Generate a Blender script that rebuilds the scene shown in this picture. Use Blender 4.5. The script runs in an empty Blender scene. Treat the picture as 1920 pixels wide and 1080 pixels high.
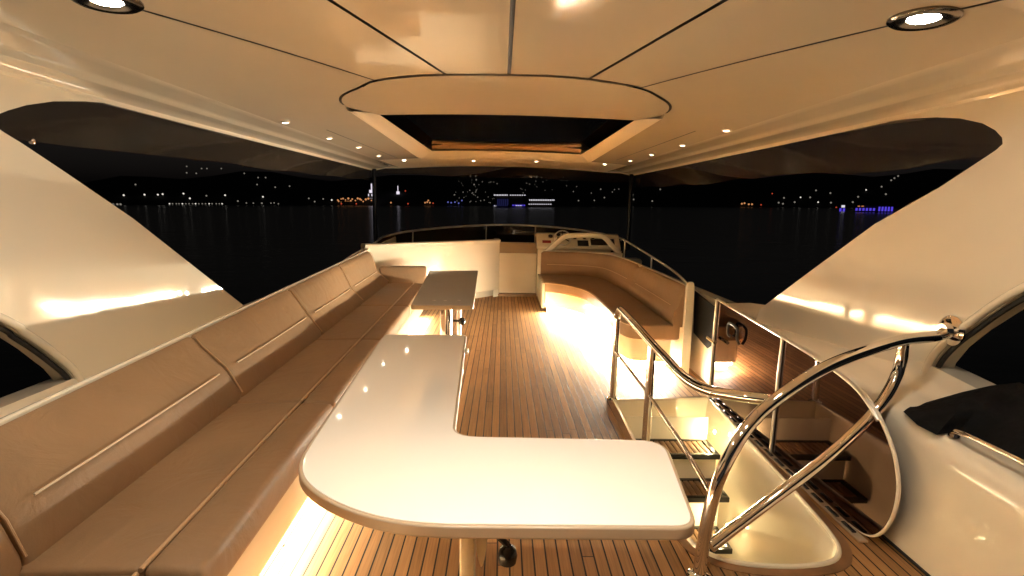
import bpy, bmesh, math, random
from mathutils import Vector, Matrix
random.seed(7)
R = math.radians
scene = bpy.context.scene
COL = scene.collection

# ------------------------------------------------------------------ camera
F_PX, EYE = 960.0, 1.5
YAW, PITCH, ROLL = R(1.1767), R(9.151), R(1.1)
FWD = Vector((math.sin(YAW)*math.cos(PITCH), math.cos(YAW)*math.cos(PITCH), -math.sin(PITCH)))
RT = Vector((math.cos(YAW), -math.sin(YAW), 0))
UP = RT.cross(FWD)
cr, sr = math.cos(ROLL), math.sin(ROLL)
RT2 = RT*cr + UP*sr
UP2 = UP*cr - RT*sr
EYEP = Vector((0, 0, EYE))
cam = bpy.data.cameras.new('camera')
camo = bpy.data.objects.new('camera', cam)
COL.objects.link(camo)
m = Matrix((RT2, UP2, -FWD)).transposed().to_4x4()
m.translation = EYEP
camo.matrix_world = m
cam.sensor_width = 36; cam.lens = 18
cam.clip_start = 0.05; cam.clip_end = 30000
scene.camera = camo

def ray(x, y):                       # direction of a measured photo point
    return RT2*(x-960) + UP2*(540-y) + FWD*F_PX
def at_z(x, y, z): d = ray(x, y); return EYEP + d*((z-EYE)/d.z)
def at_x(x, y, X): d = ray(x, y); return EYEP + d*(X/d.x)
def at_y(x, y, Y): d = ray(x, y); return EYEP + d*(Y/d.y)

# ------------------------------------------------------------------ materials
def mat(name, col=(.8, .8, .8), rough=.5, metal=0., ior=1.5, coat=0., var=0., vscale=3., bump=0., bscale=50., bdist=.002,
        rvar=0., em=None, estr=0., spec=.5):
    M = bpy.data.materials.new(name); M.use_nodes = True
    nt = M.node_tree; N = nt.nodes; L = nt.links
    b = N['Principled BSDF']
    b.inputs['Base Color'].default_value = (*col, 1)
    b.inputs['Roughness'].default_value = rough
    b.inputs['Metallic'].default_value = metal
    b.inputs['IOR'].default_value = ior
    b.inputs['Coat Weight'].default_value = coat
    b.inputs['Coat Roughness'].default_value = .06
    b.inputs['Specular IOR Level'].default_value = spec
    tc = N.new('ShaderNodeTexCoord')
    if var or rvar:
        nz = N.new('ShaderNodeTexNoise'); nz.inputs['Scale'].default_value = vscale
        nz.inputs['Detail'].default_value = 5
        L.new(tc.outputs['Object'], nz.inputs['Vector'])
        if var:
            mp = N.new('ShaderNodeMapRange')
            mp.inputs['From Min'].default_value = .3; mp.inputs['From Max'].default_value = .7
            mp.inputs['To Min'].default_value = 1-var; mp.inputs['To Max'].default_value = 1+var
            L.new(nz.outputs['Fac'], mp.inputs['Value'])
            mx = N.new('ShaderNodeMix'); mx.data_type = 'RGBA'; mx.blend_type = 'MULTIPLY'
            mx.inputs['Factor'].default_value = 1
            mx.inputs['A'].default_value = (*col, 1)
            L.new(mp.outputs['Result'], mx.inputs['B'])
            L.new(mx.outputs['Result'], b.inputs['Base Color'])
        if rvar:
            mp2 = N.new('ShaderNodeMapRange')
            mp2.inputs['From Min'].default_value = .3; mp2.inputs['From Max'].default_value = .7
            mp2.inputs['To Min'].default_value = max(.01, rough-rvar); mp2.inputs['To Max'].default_value = rough+rvar
            L.new(nz.outputs['Fac'], mp2.inputs['Value'])
            L.new(mp2.outputs['Result'], b.inputs['Roughness'])
    if bump:
        nb = N.new('ShaderNodeTexNoise'); nb.inputs['Scale'].default_value = bscale; nb.inputs['Detail'].default_value = 3
        L.new(tc.outputs['Object'], nb.inputs['Vector'])
        bp = N.new('ShaderNodeBump'); bp.inputs['Strength'].default_value = bump; bp.inputs['Distance'].default_value = bdist
        L.new(nb.outputs['Fac'], bp.inputs['Height'])
        L.new(bp.outputs['Normal'], b.inputs['Normal'])
        if coat: L.new(bp.outputs['Normal'], b.inputs['Coat Normal'])
    if em:
        b.inputs['Emission Color'].default_value = (*em, 1)
        b.inputs['Emission Strength'].default_value = estr
    return M

def emit(name, col, strength):
    M = bpy.data.materials.new(name); M.use_nodes = True
    N = M.node_tree.nodes; N.clear()
    e = N.new('ShaderNodeEmission'); o = N.new('ShaderNodeOutputMaterial')
    e.inputs[0].default_value = (*col, 1); e.inputs[1].default_value = strength
    M.node_tree.links.new(e.outputs[0], o.inputs[0])
    return M

GEL = mat('cream_gelcoat', (.84, .76, .62), rough=.05, ior=1.7, var=.03, vscale=1.2, bump=.3, bscale=1.9, bdist=.010, rvar=.02)
CEIL = mat('ceiling_gelcoat', (.86, .77, .61), rough=.06, var=.03, vscale=.9, bump=.25, bscale=1.3, bdist=.006, rvar=.02)
CEILF = mat('satin_ceiling_gelcoat', (.86, .77, .61), rough=.36, var=.03, vscale=.9, spec=.3)
GELW = mat('white_gelcoat', (.80, .70, .53), rough=.14, var=.02, bump=.15, bscale=2, bdist=.004)
TABLE = mat('table_top_lacquer', (.86, .81, .73), rough=.05, var=.015, vscale=2, bump=.1, bscale=1.5, bdist=.002)
TRIM = mat('table_edge_trim', (.45, .335, .22), rough=.3, var=.04)
def leather_mat(name, col):
    M = mat(name, col, rough=.56, var=.10, vscale=2.2, rvar=.07, spec=.3)
    nt = M.node_tree; N = nt.nodes; L = nt.links; b = N['Principled BSDF']
    tc = [n for n in N if n.type == 'TEX_COORD'][0]
    v = N.new('ShaderNodeTexVoronoi'); v.inputs['Scale'].default_value = 260
    L.new(tc.outputs['Object'], v.inputs['Vector'])
    n2 = N.new('ShaderNodeTexNoise'); n2.inputs['Scale'].default_value = 5; n2.inputs['Detail'].default_value = 4
    n2.inputs['Distortion'].default_value = 1.2
    L.new(tc.outputs['Object'], n2.inputs['Vector'])
    b1 = N.new('ShaderNodeBump'); b1.inputs['Strength'].default_value = .22; b1.inputs['Distance'].default_value = .001
    L.new(v.outputs['Distance'], b1.inputs['Height'])
    b2 = N.new('ShaderNodeBump'); b2.inputs['Strength'].default_value = .35; b2.inputs['Distance'].default_value = .032
    L.new(n2.outputs['Fac'], b2.inputs['Height']); L.new(b1.outputs['Normal'], b2.inputs['Normal'])
    L.new(b2.outputs['Normal'], b.inputs['Normal'])
    return M
LEATHER = leather_mat('tan_leather', (.29, .178, .094))
PIPING = mat('pale_piping', (.75, .58, .40), rough=.35)
SEAM = mat('leather_seam', (.52, .33, .18), rough=.4)
CHROME = mat('polished_steel', (.82, .78, .74), rough=.055, metal=1., rvar=.02, vscale=8)
SATIN = mat('satin_steel', (.74, .68, .60), rough=.34, metal=.55)
DARK = mat('black_rubber', (.012, .011, .011), rough=.5, var=.2)
KNOB = mat('black_plastic', (.015, .014, .014), rough=.25)
CANVAS = mat('black_canvas', (.012, .012, .013), rough=.8, var=.4, vscale=9, bump=.8, bscale=9, bdist=.035, spec=.3)
SMOKE = mat('smoked_mirror_acrylic', (.125, .080, .073), rough=.03, metal=1., bump=.08, bscale=2.5, bdist=.002)
TINT = mat('dark_tinted_glass', (.016, .011, .008), rough=.06, var=.1)
SCREEN = mat('dark_side_screen', (.005, .0045, .004), rough=.55, spec=.12, var=.2)
BLACKGLASS = mat('black_sunroof_glass', (.006, .006, .007), rough=.05)
RECESS = mat('recess_brown', (.55, .33, .16), rough=.4)
STEEL_RING = mat('downlight_ring_steel', (.30, .27, .25), rough=.16, metal=1.)
POSTM = mat('dark_post_paint', (.012, .012, .016), rough=.3)
DIAL = mat('gauge_face', (.02, .02, .022), rough=.2)
REDM = mat('red_switch_panel', (.35, .02, .015), rough=.4)
SLAT = mat('stair_tread_wood', (.20, .10, .045), rough=.45, var=.25, vscale=14)

LED = emit('led_strip_warm', (1., .91, .70), 60)
LEDF = emit('led_tape_forward', (1., .91, .70), 170)
LEDS = emit('led_strip_bulkhead_glow', (1., .90, .68), 80)
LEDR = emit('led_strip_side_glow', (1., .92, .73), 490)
LEDB = emit('led_strip_soft', (1., .91, .70), 280)
LEDP = emit('led_tape_warm', (1., .88, .64), 120)
LENS = emit('downlight_lens', (1., .90, .74), 255)
SPOTL = emit('spot_lens', (1., .85, .62), 45)
SPOTF = emit('bright_spot_lens', (1., .87, .66), 90)
COURT = emit('courtesy_lens', (1., .80, .40), 2200)

def teak_mat(name, w=.0525, dark=1.):
    M = bpy.data.materials.new(name); M.use_nodes = True
    nt = M.node_tree; N = nt.nodes; L = nt.links; b = N['Principled BSDF']
    def mth(op, a, c=None):
        n = N.new('ShaderNodeMath'); n.operation = op
        for i, v in enumerate((a, c)):
            if v is None: continue
            if isinstance(v, (int, float)): n.inputs[i].default_value = v
            else: L.new(v, n.inputs[i])
        return n.outputs[0]
    tc = N.new('ShaderNodeTexCoord'); sp = N.new('ShaderNodeSeparateXYZ'); L.new(tc.outputs['Object'], sp.inputs[0])
    u = mth('DIVIDE', sp.outputs['X'], w); pid = mth('FLOOR', u); fr = mth('FRACT', u)
    edge = mth('ABSOLUTE', mth('SUBTRACT', fr, .5))
    caulk = mth('GREATER_THAN', edge, .5-.066)
    wn = N.new('ShaderNodeTexWhiteNoise'); wn.noise_dimensions = '1D'; L.new(pid, wn.inputs['W'])
    yy = mth('ADD', mth('DIVIDE', sp.outputs['Y'], 2.6), mth('MULTIPLY', wn.outputs['Value'], 7.3))
    fy = mth('FRACT', yy); py = mth('FLOOR', yy)
    butt = mth('LESS_THAN', fy, .0018)
    seam = mth('MAXIMUM', caulk, butt)
    wn2 = N.new('ShaderNodeTexWhiteNoise'); wn2.noise_dimensions = '2D'
    cb = N.new('ShaderNodeCombineXYZ'); L.new(pid, cb.inputs[0]); L.new(py, cb.inputs[1]); L.new(cb.outputs[0], wn2.inputs['Vector'])
    # grain
    mp = N.new('ShaderNodeMapping'); mp.inputs['Scale'].default_value = (130, 4, 1)
    L.new(tc.outputs['Object'], mp.inputs['Vector'])
    off = N.new('ShaderNodeVectorMath'); off.operation = 'ADD'
    cb2 = N.new('ShaderNodeCombineXYZ'); L.new(mth('MULTIPLY', wn2.outputs['Value'], 60), cb2.inputs[1])
    L.new(mp.outputs[0], off.inputs[0]); L.new(cb2.outputs[0], off.inputs[1])
    nz = N.new('ShaderNodeTexNoise'); nz.inputs['Scale'].default_value = 1; nz.inputs['Detail'].default_value = 6
    nz.inputs['Distortion'].default_value = .6
    L.new(off.outputs[0], nz.inputs['Vector'])
    stn = N.new('ShaderNodeTexNoise'); stn.inputs['Scale'].default_value = 2.2; stn.inputs['Detail'].default_value = 4
    L.new(tc.outputs['Object'], stn.inputs['Vector'])
    ramp = N.new('ShaderNodeValToRGB')
    ramp.color_ramp.elements[0].position = .25; ramp.color_ramp.elements[0].color = (.15*dark, .076*dark, .032*dark, 1)
    ramp.color_ramp.elements[1].position = .78; ramp.color_ramp.elements[1].color = (.47*dark, .255*dark, .102*dark, 1)
    v = mth('ADD', mth('MULTIPLY', nz.outputs['Fac'], .55),
            mth('ADD', mth('MULTIPLY', wn2.outputs['Value'], .24), mth('MULTIPLY', stn.outputs['Fac'], .30)))
    L.new(v, ramp.inputs[0])
    mx = N.new('ShaderNodeMix'); mx.data_type = 'RGBA'
    L.new(seam, mx.inputs['Factor']); L.new(ramp.outputs['Color'], mx.inputs['A'])
    mx.inputs['B'].default_value = (.012, .009, .008, 1)
    L.new(mx.outputs['Result'], b.inputs['Base Color'])
    b.inputs['Roughness'].default_value = .6; b.inputs['Specular IOR Level'].default_value = .22
    bp = N.new('ShaderNodeBump'); bp.inputs['Strength'].default_value = .5; bp.inputs['Distance'].default_value = .003
    h = mth('ADD', mth('MULTIPLY', mth('SUBTRACT', 1, seam), 1.), mth('MULTIPLY', nz.outputs['Fac'], .25))
    L.new(h, bp.inputs['Height']); L.new(bp.outputs['Normal'], b.inputs['Normal'])
    return M
TEAK = teak_mat('teak_planking')
MARGIN = mat('teak_margin_wood', (.26, .135, .06), rough=.45, var=.25, vscale=9)

def reflection_band_mat():  # brown see-through film that paints in the ceiling's reflection
    M = bpy.data.materials.new('reflection_band_film'); M.use_nodes = True
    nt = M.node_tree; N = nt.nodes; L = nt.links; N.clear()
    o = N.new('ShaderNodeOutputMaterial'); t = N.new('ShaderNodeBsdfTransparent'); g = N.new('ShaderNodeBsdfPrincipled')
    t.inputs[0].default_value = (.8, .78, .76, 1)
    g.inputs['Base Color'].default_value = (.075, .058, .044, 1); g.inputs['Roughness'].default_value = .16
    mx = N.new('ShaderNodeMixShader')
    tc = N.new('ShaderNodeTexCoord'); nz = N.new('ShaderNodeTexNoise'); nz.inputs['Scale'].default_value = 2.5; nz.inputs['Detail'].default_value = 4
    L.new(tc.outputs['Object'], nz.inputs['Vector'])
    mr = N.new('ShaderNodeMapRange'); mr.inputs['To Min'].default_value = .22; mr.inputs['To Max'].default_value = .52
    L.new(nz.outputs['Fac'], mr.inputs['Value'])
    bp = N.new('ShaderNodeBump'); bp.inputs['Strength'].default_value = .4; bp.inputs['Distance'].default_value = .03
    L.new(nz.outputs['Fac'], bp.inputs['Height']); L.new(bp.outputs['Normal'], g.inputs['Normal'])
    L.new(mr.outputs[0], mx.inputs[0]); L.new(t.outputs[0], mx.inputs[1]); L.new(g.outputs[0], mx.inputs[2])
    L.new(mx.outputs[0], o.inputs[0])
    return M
BAND_FILM = reflection_band_mat()

# ------------------------------------------------------------------ helpers
def obj(name, bm, M, parent=None, smooth=40, recalc=True):
    if recalc: bmesh.ops.recalc_face_normals(bm, faces=bm.faces[:])
    me = bpy.data.meshes.new(name); bm.to_mesh(me); bm.free()
    for mm in (M if isinstance(M, (list, tuple)) else [M]): me.materials.append(mm)
    if smooth:
        me.polygons.foreach_set('use_smooth', [True]*len(me.polygons))
        me.set_sharp_from_angle(angle=R(smooth))
    o = bpy.data.objects.new(name, me); COL.objects.link(o)
    if name in ('tabletop', 'edge_band', 'seat_cushion', 'base', 'dashboard', 'end_panel', 'door_panel') and smooth:
        wm = o.modifiers.new('weighted_normals', 'WEIGHTED_NORMAL'); wm.keep_sharp = True; wm.weight = 80
    if parent: o.parent = parent
    return o
def tag(o, label, cat, group=None, kind=None):
    if label: o['label'] = label
    if cat: o['category'] = cat
    if group: o['group'] = group
    if kind: o['kind'] = kind
    return o
def thing(name, label, cat, group=None):
    o = bpy.data.objects.new(name, None); COL.objects.link(o); o.empty_display_size = .1
    return tag(o, label, cat, group)
def bevel(bm, w, seg=2, ang=30):
    es = [e for e in bm.edges if len(e.link_faces) == 2 and e.calc_face_angle(0) > R(ang)]
    if es: bmesh.ops.bevel(bm, geom=es, offset=w, segments=seg, profile=.5, affect='EDGES', clamp_overlap=True)
def add_box(bm, x0, x1, y0, y1, z0, z1, bv=0):
    b = bmesh.new()
    vs = [b.verts.new((x, y, z)) for x in (x0, x1) for y in (y0, y1) for z in (z0, z1)]
    for f in ((0,1,3,2),(4,6,7,5),(0,4,5,1),(2,3,7,6),(0,2,6,4),(1,5,7,3)): b.faces.new([vs[i] for i in f])
    bmesh.ops.recalc_face_normals(b, faces=b.faces[:])
    if bv: bevel(b, bv)
    merge(bm, b)
def merge(bm, b):
    mp = {v: bm.verts.new(v.co) for v in b.verts}
    for f in b.faces:
        try: bm.faces.new([mp[v] for v in f.verts])
        except ValueError: pass
    b.free()
def add_prism(bm, poly, z0, z1, bv=0, seg=2, axis='z', ang=30):
    """poly: 2D outline. axis z -> (x,y); axis x -> (y,z) extruded in x; axis y -> (x,z) extruded in y"""
    b = bmesh.new()
    def P(p, t): return (p[0], p[1], t) if axis == 'z' else ((t, p[0], p[1]) if axis == 'x' else (p[0], t, p[1]))
    lo = [b.verts.new(P(p, z0)) for p in poly]; hi = [b.verts.new(P(p, z1)) for p in poly]
    n = len(poly)
    b.faces.new(lo); b.faces.new(hi)
    for i in range(n): b.faces.new((lo[i], lo[(i+1) % n], hi[(i+1) % n], hi[i]))
    bmesh.ops.recalc_face_normals(b, faces=b.faces[:])
    if bv:
        es = [e for e in b.edges if any(len(f.verts) == n for f in e.link_faces)] if ang is None else None
        if es is not None: bmesh.ops.bevel(b, geom=es, offset=bv, segments=seg, profile=.5, affect='EDGES', clamp_overlap=True)
        else: bevel(b, bv, seg, ang)
    merge(bm, b)
def catmull(pts, n=8, closed=False):
    pts = [Vector(p) for p in pts]; out = []; k = len(pts)
    for i in range(k if closed else k-1):
        g = lambda j: pts[j % k] if closed else pts[min(max(j, 0), k-1)]
        p0, p1, p2, p3 = g(i-1), g(i), g(i+1), g(i+2)
        for s in range(n):
            t = s/n
            out.append(.5*((2*p1)+(p2-p0)*t+(2*p0-5*p1+4*p2-p3)*t*t+(3*p1-p0-3*p2+p3)*t**3))
    if not closed: out.append(pts[-1])
    return out
def add_tube(bm, path, r, seg=14, caps=True, closed=False):
    path = [Vector(p) for p in path]; n = len(path)
    rs = r if isinstance(r, (list, tuple)) else [r]*n
    rings = []; up = None
    for i, p in enumerate(path):
        if closed: t = (path[(i+1) % n]-path[i-1]).normalized()
        else: t = (path[min(i+1, n-1)]-path[max(i-1, 0)]).normalized()
        if up is None:
            a = Vector((0, 0, 1)) if abs(t.z) < .9 else Vector((1, 0, 0))
            up = (a - t*a.dot(t)).normalized()
        else: up = (up - t*up.dot(t)).normalized()
        sd = t.cross(up)
        rings.append([bm.verts.new(p+(up*math.cos(2*math.pi*k/seg)+sd*math.sin(2*math.pi*k/seg))*rs[i]) for k in range(seg)])
    for i in range(n if closed else n-1):
        a, b = rings[i], rings[(i+1) % n]
        for k in range(seg): bm.faces.new((a[k], a[(k+1) % seg], b[(k+1) % seg], b[k]))
    if caps and not closed: bm.faces.new(rings[0]); bm.faces.new(rings[-1])
def add_loft(bm, secs, close=False, caps=True):
    """secs: list of equal-length lists of 3D points"""
    rows = [[bm.verts.new(p) for p in s] for s in secs]
    n = len(rows[0])
    for a, b in zip(rows, rows[1:]):
        for k in range(n if close else n-1): bm.faces.new((a[k], a[(k+1) % n], b[(k+1) % n], b[k]))
    if caps and close: bm.faces.new(rows[0]); bm.faces.new(rows[-1])
def add_lathe(bm, prof, c, seg=24, axis=Vector((0, 0, 1))):
    q = Vector((0, 0, 1)).rotation_difference(axis); c = Vector(c); rows = []
    for r, z in prof:
        rows.append([bm.verts.new(c + q @ Vector((r*math.cos(2*math.pi*k/seg), r*math.sin(2*math.pi*k/seg), z))) for k in range(seg)])
    for a, b in zip(rows, rows[1:]):
        for k in range(seg): bm.faces.new((a[k], a[(k+1) % seg], b[(k+1) % seg], b[k]))
    bm.faces.new(rows[0]); bm.faces.new(rows[-1])
def add_cushion(bm, c8, r=.035, bulge=.012, n=10, sag=None):
    """rounded soft block through 8 corners: bottom (00,10,11,01) then top (00,10,11,01)"""
    c8 = [Vector(c) for c in c8]
    Lx = ((c8[1]-c8[0]).length+(c8[2]-c8[3]).length)/2
    Ly = ((c8[3]-c8[0]).length+(c8[2]-c8[1]).length)/2
    Lz = sum((c8[i+4]-c8[i]).length for i in range(4))/4
    r = min(r, Lx*.45, Ly*.45, Lz*.45)
    def coords(Ln, k):
        h = Ln/2
        e = [-h+r*(1-math.cos(a*math.pi/8)) for a in range(0, 5)]
        mid = [-h+r+(Ln-2*r)*i/k for i in range(1, k)]
        return e+mid+[-q for q in e[::-1]]
    X, Y, Z = coords(Lx, max(3, int(Lx/.12))), coords(Ly, max(3, int(Ly/.12))), coords(Lz, 3)
    def mp(p):
        h = Vector((Lx/2-r, Ly/2-r, Lz/2-r))
        q = Vector([max(-h[i], min(h[i], p[i])) for i in range(3)]); d = p-q
        if d.length > 1e-9: p = q+d.normalized()*r
        u, v, w = p.x/Lx+.5, p.y/Ly+.5, p.z/Lz+.5
        lo = (c8[0]*(1-u)+c8[1]*u)*(1-v)+(c8[3]*(1-u)+c8[2]*u)*v
        hi = (c8[4]*(1-u)+c8[5]*u)*(1-v)+(c8[7]*(1-u)+c8[6]*u)*v
        bz = bulge*(1-(2*u-1)**4)*(1-(2*v-1)**4)*max(0, (w-.5)*2)
        o = lo*(1-w)+hi*w
        return o + (hi-lo).normalized()*bz
    V = {}
    def vert(i, j, k):
        if (i, j, k) not in V: V[(i, j, k)] = bm.verts.new(mp(Vector((X[i], Y[j], Z[k]))))
        return V[(i, j, k)]
    a, b, c = len(X)-1, len(Y)-1, len(Z)-1
    def quad(*ks):
        try: bm.faces.new([vert(*q) for q in ks])
        except ValueError: pass
    for i in range(a):
        for j in range(b):
            for k in (0, c): quad((i, j, k), (i+1, j, k), (i+1, j+1, k), (i, j+1, k))
        for k in range(c):
            for j in (0, b): quad((i, j, k), (i+1, j, k), (i+1, j, k+1), (i, j, k+1))
    for j in range(b):
        for k in range(c):
            for i in (0, a): quad((i, j, k), (i, j+1, k), (i, j+1, k+1), (i, j, k+1))
def inset(poly, d):
    n = len(poly); A = sum(poly[i][0]*poly[(i+1) % n][1]-poly[(i+1) % n][0]*poly[i][1] for i in range(n))
    s = 1 if A > 0 else -1; out = []
    for i in range(n):
        p0, p1, p2 = Vector(poly[i-1][:2]), Vector(poly[i][:2]), Vector(poly[(i+1) % n][:2])
        e1, e2 = (p1-p0).normalized(), (p2-p1).normalized()
        n1, n2 = Vector((-e1.y, e1.x))*s, Vector((-e2.y, e2.x))*s
        b = (n1+n2); l = b.length
        b = b/l if l > 1e-6 else n1
        k = d/max(.4, b.dot(n1))
        out.append((p1.x+b.x*k, p1.y+b.y*k))
    return out
def smooth2(pts, n=6, closed=False):
    return [(p.x, p.y) for p in catmull([(p[0], p[1], 0) for p in pts], n, closed)]
def round_poly(poly, rs, n=6):
    """fillet each corner with its radius"""
    out = []; k = len(poly)
    for i in range(k):
        p0, p1, p2 = Vector(poly[i-1]), Vector(poly[i]), Vector(poly[(i+1) % k])
        r = rs[i] if isinstance(rs, (list, tuple)) else rs
        if r <= 0: out.append(tuple(p1)); continue
        d1, d2 = (p0-p1).normalized(), (p2-p1).normalized()
        a, b = p1+d1*r, p1+d2*r
        for s in range(n+1):
            t = s/n; out.append(tuple(a*(1-t)**2+p1*2*t*(1-t)+b*t*t))
    return out
def interp(x, tab):
    if x <= tab[0][0]: return tab[0][1]
    for (a, b), (c, d) in zip(tab, tab[1:]):
        if x <= c: return b+(d-b)*(x-a)/(c-a)
    return tab[-1][1]
def frange(a, b, n): return [a+(b-a)*i/n for i in range(n+1)]
def tape(bm, path, z, d0, d1, th=.006):
    """flat light tape under an overhang, lit side down"""
    a, b = offs(path, d0), offs(path, d1)
    add_loft(bm, [[(p[0], p[1], z), (q[0], q[1], z), (q[0], q[1], z+th), (p[0], p[1], z+th)] for p, q in zip(a, b)], close=True)
    bm.normal_update()
    for f in bm.faces: f.material_index = 0 if abs(f.calc_center_median().z-z) < 1e-4 else 1
def ribbon(bm, path, z0, z1):
    add_loft(bm, [[(p[0], p[1], z) for p in path] for z in (z0, z1)])
def plinth_wall(bm, poly, z0, z1):
    add_loft(bm, [[(p[0], p[1], z) for p in poly] for z in (z0, z1)], close=True, caps=False)
def offs(path, d):
    o = []
    for i, (x, y) in enumerate(path):
        a, c = path[max(i-1, 0)], path[min(i+1, len(path)-1)]
        t = Vector((c[0]-a[0], c[1]-a[1])).normalized(); o.append((x-t.y*d, y+t.x*d))
    return o

# ------------------------------------------------------------------ world
w = bpy.data.worlds.new('World'); scene.world = w; w.use_nodes = True
nt = w.node_tree; bg = nt.nodes['Background']
sky = nt.nodes.new('ShaderNodeTexSky'); sky.sky_type = 'NISHITA'; sky.sun_disc = False
sky.sun_elevation = R(-1); sky.sun_rotation = R(200)
hs = nt.nodes.new('ShaderNodeHueSaturation'); hs.inputs['Saturation'].default_value = .25
nt.links.new(sky.outputs[0], hs.inputs['Color']); nt.links.new(hs.outputs[0], bg.inputs[0]); bg.inputs[1].default_value = .011
scene.view_settings.view_transform = 'Standard'; scene.view_settings.look = 'None'
scene.view_settings.exposure = 0.68; scene.view_settings.gamma = 1
scene.cycles.use_denoising = True
scene.cycles.max_bounces = 10; scene.cycles.diffuse_bounces = 5; scene.cycles.glossy_bounces = 5
scene.cycles.transparent_max_bounces = 12
scene.cycles.sample_clamp_indirect = 60; scene.cycles.caustics_reflective = False; scene.cycles.caustics_refractive = False

# ------------------------------------------------------------------ deck
WELL = [(.90, 3.80), (1.665, 3.87), (1.63, 3.2), (1.585, 2.45), (1.555, 2.15), (1.51, 2.03), (1.42, 1.965), (1.25, 1.94), (1.06, 1.955), (.94, 2.01), (.875, 2.14), (.87, 2.6)]
WELL = [WELL[0]]+smooth2(WELL[1:], 4)
bm = bmesh.new()
out = [(-2.05, -1.6), (1.81, -1.6), (1.81, 9.0), (-2.05, 9.0)]
def loop_edges(bm, pts, z):
    vs = [bm.verts.new((p[0], p[1], z)) for p in pts]
    return [bm.edges.new((vs[i], vs[(i+1) % len(vs)])) for i in range(len(vs))]
es = loop_edges(bm, out, 0)+loop_edges(bm, WELL, 0)
bmesh.ops.triangle_fill(bm, edges=es, use_beauty=True)
for f in bm.faces:
    if f.normal.z < 0: f.normal_flip()
deck = obj('deck', bm, TEAK, recalc=False, smooth=0); tag(deck, 'teak planked deck with dark caulked seams running forward', 'deck', kind='structure')
bm = bmesh.new()
ow = inset(WELL, -.055); iw = inset(WELL, -.004)
n = len(WELL)
vs = [[bm.verts.new((p[0], p[1], z)) for p in pl] for pl, z in ((ow, .001), (ow, .005), (iw, .005), (iw, -.03))]
for a, b in zip(vs, vs[1:]):
    for i in range(n): bm.faces.new((a[i], a[(i+1) % n], b[(i+1) % n], b[i]))
obj('margin_board', bm, MARGIN, deck)

# ------------------------------------------------------------------ bulwarks / hull sides
def Tx(Y): return -1.62-.03*(Y-1.6)
def Tz(Y): return .76+.021*(Y-1.6)
bw = thing('bulwark', 'cream port side coaming running behind the long tan sofa', 'bulwark')
bm = bmesh.new(); secs = []
for Y in frange(-1.6, 9.0, 30):
    x, zt = Tx(Y), Tz(Y)
    pr = [(x+.02, 0), (x-.015, zt-.03), (x-.017, zt+.004), (x-.024, zt+.010), (x-.040, zt+.008), (x-.052, zt-.006), (x-.064, zt-.06),
          (-1.90, .53), (-2.02, .50), (-2.10, .52), (-2.144, .60), (-2.30, .58), (-2.33, .3), (-2.5, -.6), (-2.6, -3.2)]
    secs.append([(a, Y, b) for a, b in pr])
add_loft(bm, secs); obj('coaming', bm, GEL, bw, smooth=60)
ZL = [(-1.6, .55), (1.9, .585), (2.3, .63), (3, .69), (3.8, .66), (4.3, .60), (4.8, .50), (9, .48)]
bw2 = thing('bulwark', 'cream starboard inner wall and ledge beside the stairwell', 'bulwark')
bm = bmesh.new(); secs = []
for Y in frange(-1.6, 9.0, 70):
    zl = interp(Y, ZL)
    pr = [(1.81, -.02), (1.805, .1), (1.80, zl-.12), (1.803, zl-.05), (1.825, zl-.015), (1.87, zl), (2.03, zl), (2.09, zl+.012), (2.13, zl+.05), (2.148, zl+.11),
          (2.30, zl+.1), (2.33, .3), (2.5, -.6), (2.6, -3.2)]
    secs.append([(a, Y, b) for a, b in pr])
add_loft(bm, secs); obj('coaming', bm, GEL, bw2, smooth=60)
bm = bmesh.new()
add_prism(bm, [(1.81, -1.6), (1.81, 2.3), (1.795, 2.3), (1.795, -1.6)], .004, .010); obj('base_gasket', bm, DARK, bw2)
# superstructure front below the windscreen
bm = bmesh.new()
add_prism(bm, [(-2.5, 9.0), (-2.2, 9.35), (-1.2, 9.75), (0, 9.9), (1.2, 9.75), (2.2, 9.35), (2.5, 9.0)], -3.2, .62, .05)
tag(obj('forward_coaming', bm, GEL), 'low cream forward coaming under the windscreen rail', 'coaming')

# ------------------------------------------------------------------ hardtop
def zc(X): return 2.15-.022*X*X
EDGE = 1.72
ht = thing('hardtop', 'cream hardtop roof with radiating dark seams and dark sunroof', 'hardtop')
# oval ring of the sunroof: aft arc then straight sides
ARC = [(-1.045, 3.55), (-1.03, 3.38), (-.96, 3.2), (-.80, 3.0), (-.69, 2.865), (-.46, 2.765), (-.30, 2.735), (0.02, 2.715), (.23, 2.715), (.43, 2.745), (.73, 2.885), (.87, 3.04), (1.0, 3.23), (1.06, 3.41), (1.075, 3.58)]
ARCS = smooth2(ARC, 6)
FRONT_IN = 7.28
SEAMW = .009
def _off(path, d):
    o = []
    for i, (x, y) in enumerate(path):
        a, c = path[max(i-1, 0)], path[min(i+1, len(path)-1)]
        t = Vector((c[0]-a[0], c[1]-a[1])).normalized(); o.append((x+t.y*d, y-t.x*d))
    return o
ARCO = _off(ARCS, .0085); ARCI = _off(ARCS, -.0085)
if sum(p[1] for p in ARCO) > sum(p[1] for p in ARCI): ARCO, ARCI = ARCI, ARCO
def arc_y(x):
    best = [a for a in ARCO]
    for (x0, y0), (x1, y1) in zip(best, best[1:]):
        if x0 <= x <= x1 and x1 > x0: return y0+(y1-y0)*(x-x0)/(x1-x0)
    return 3.5
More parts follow.
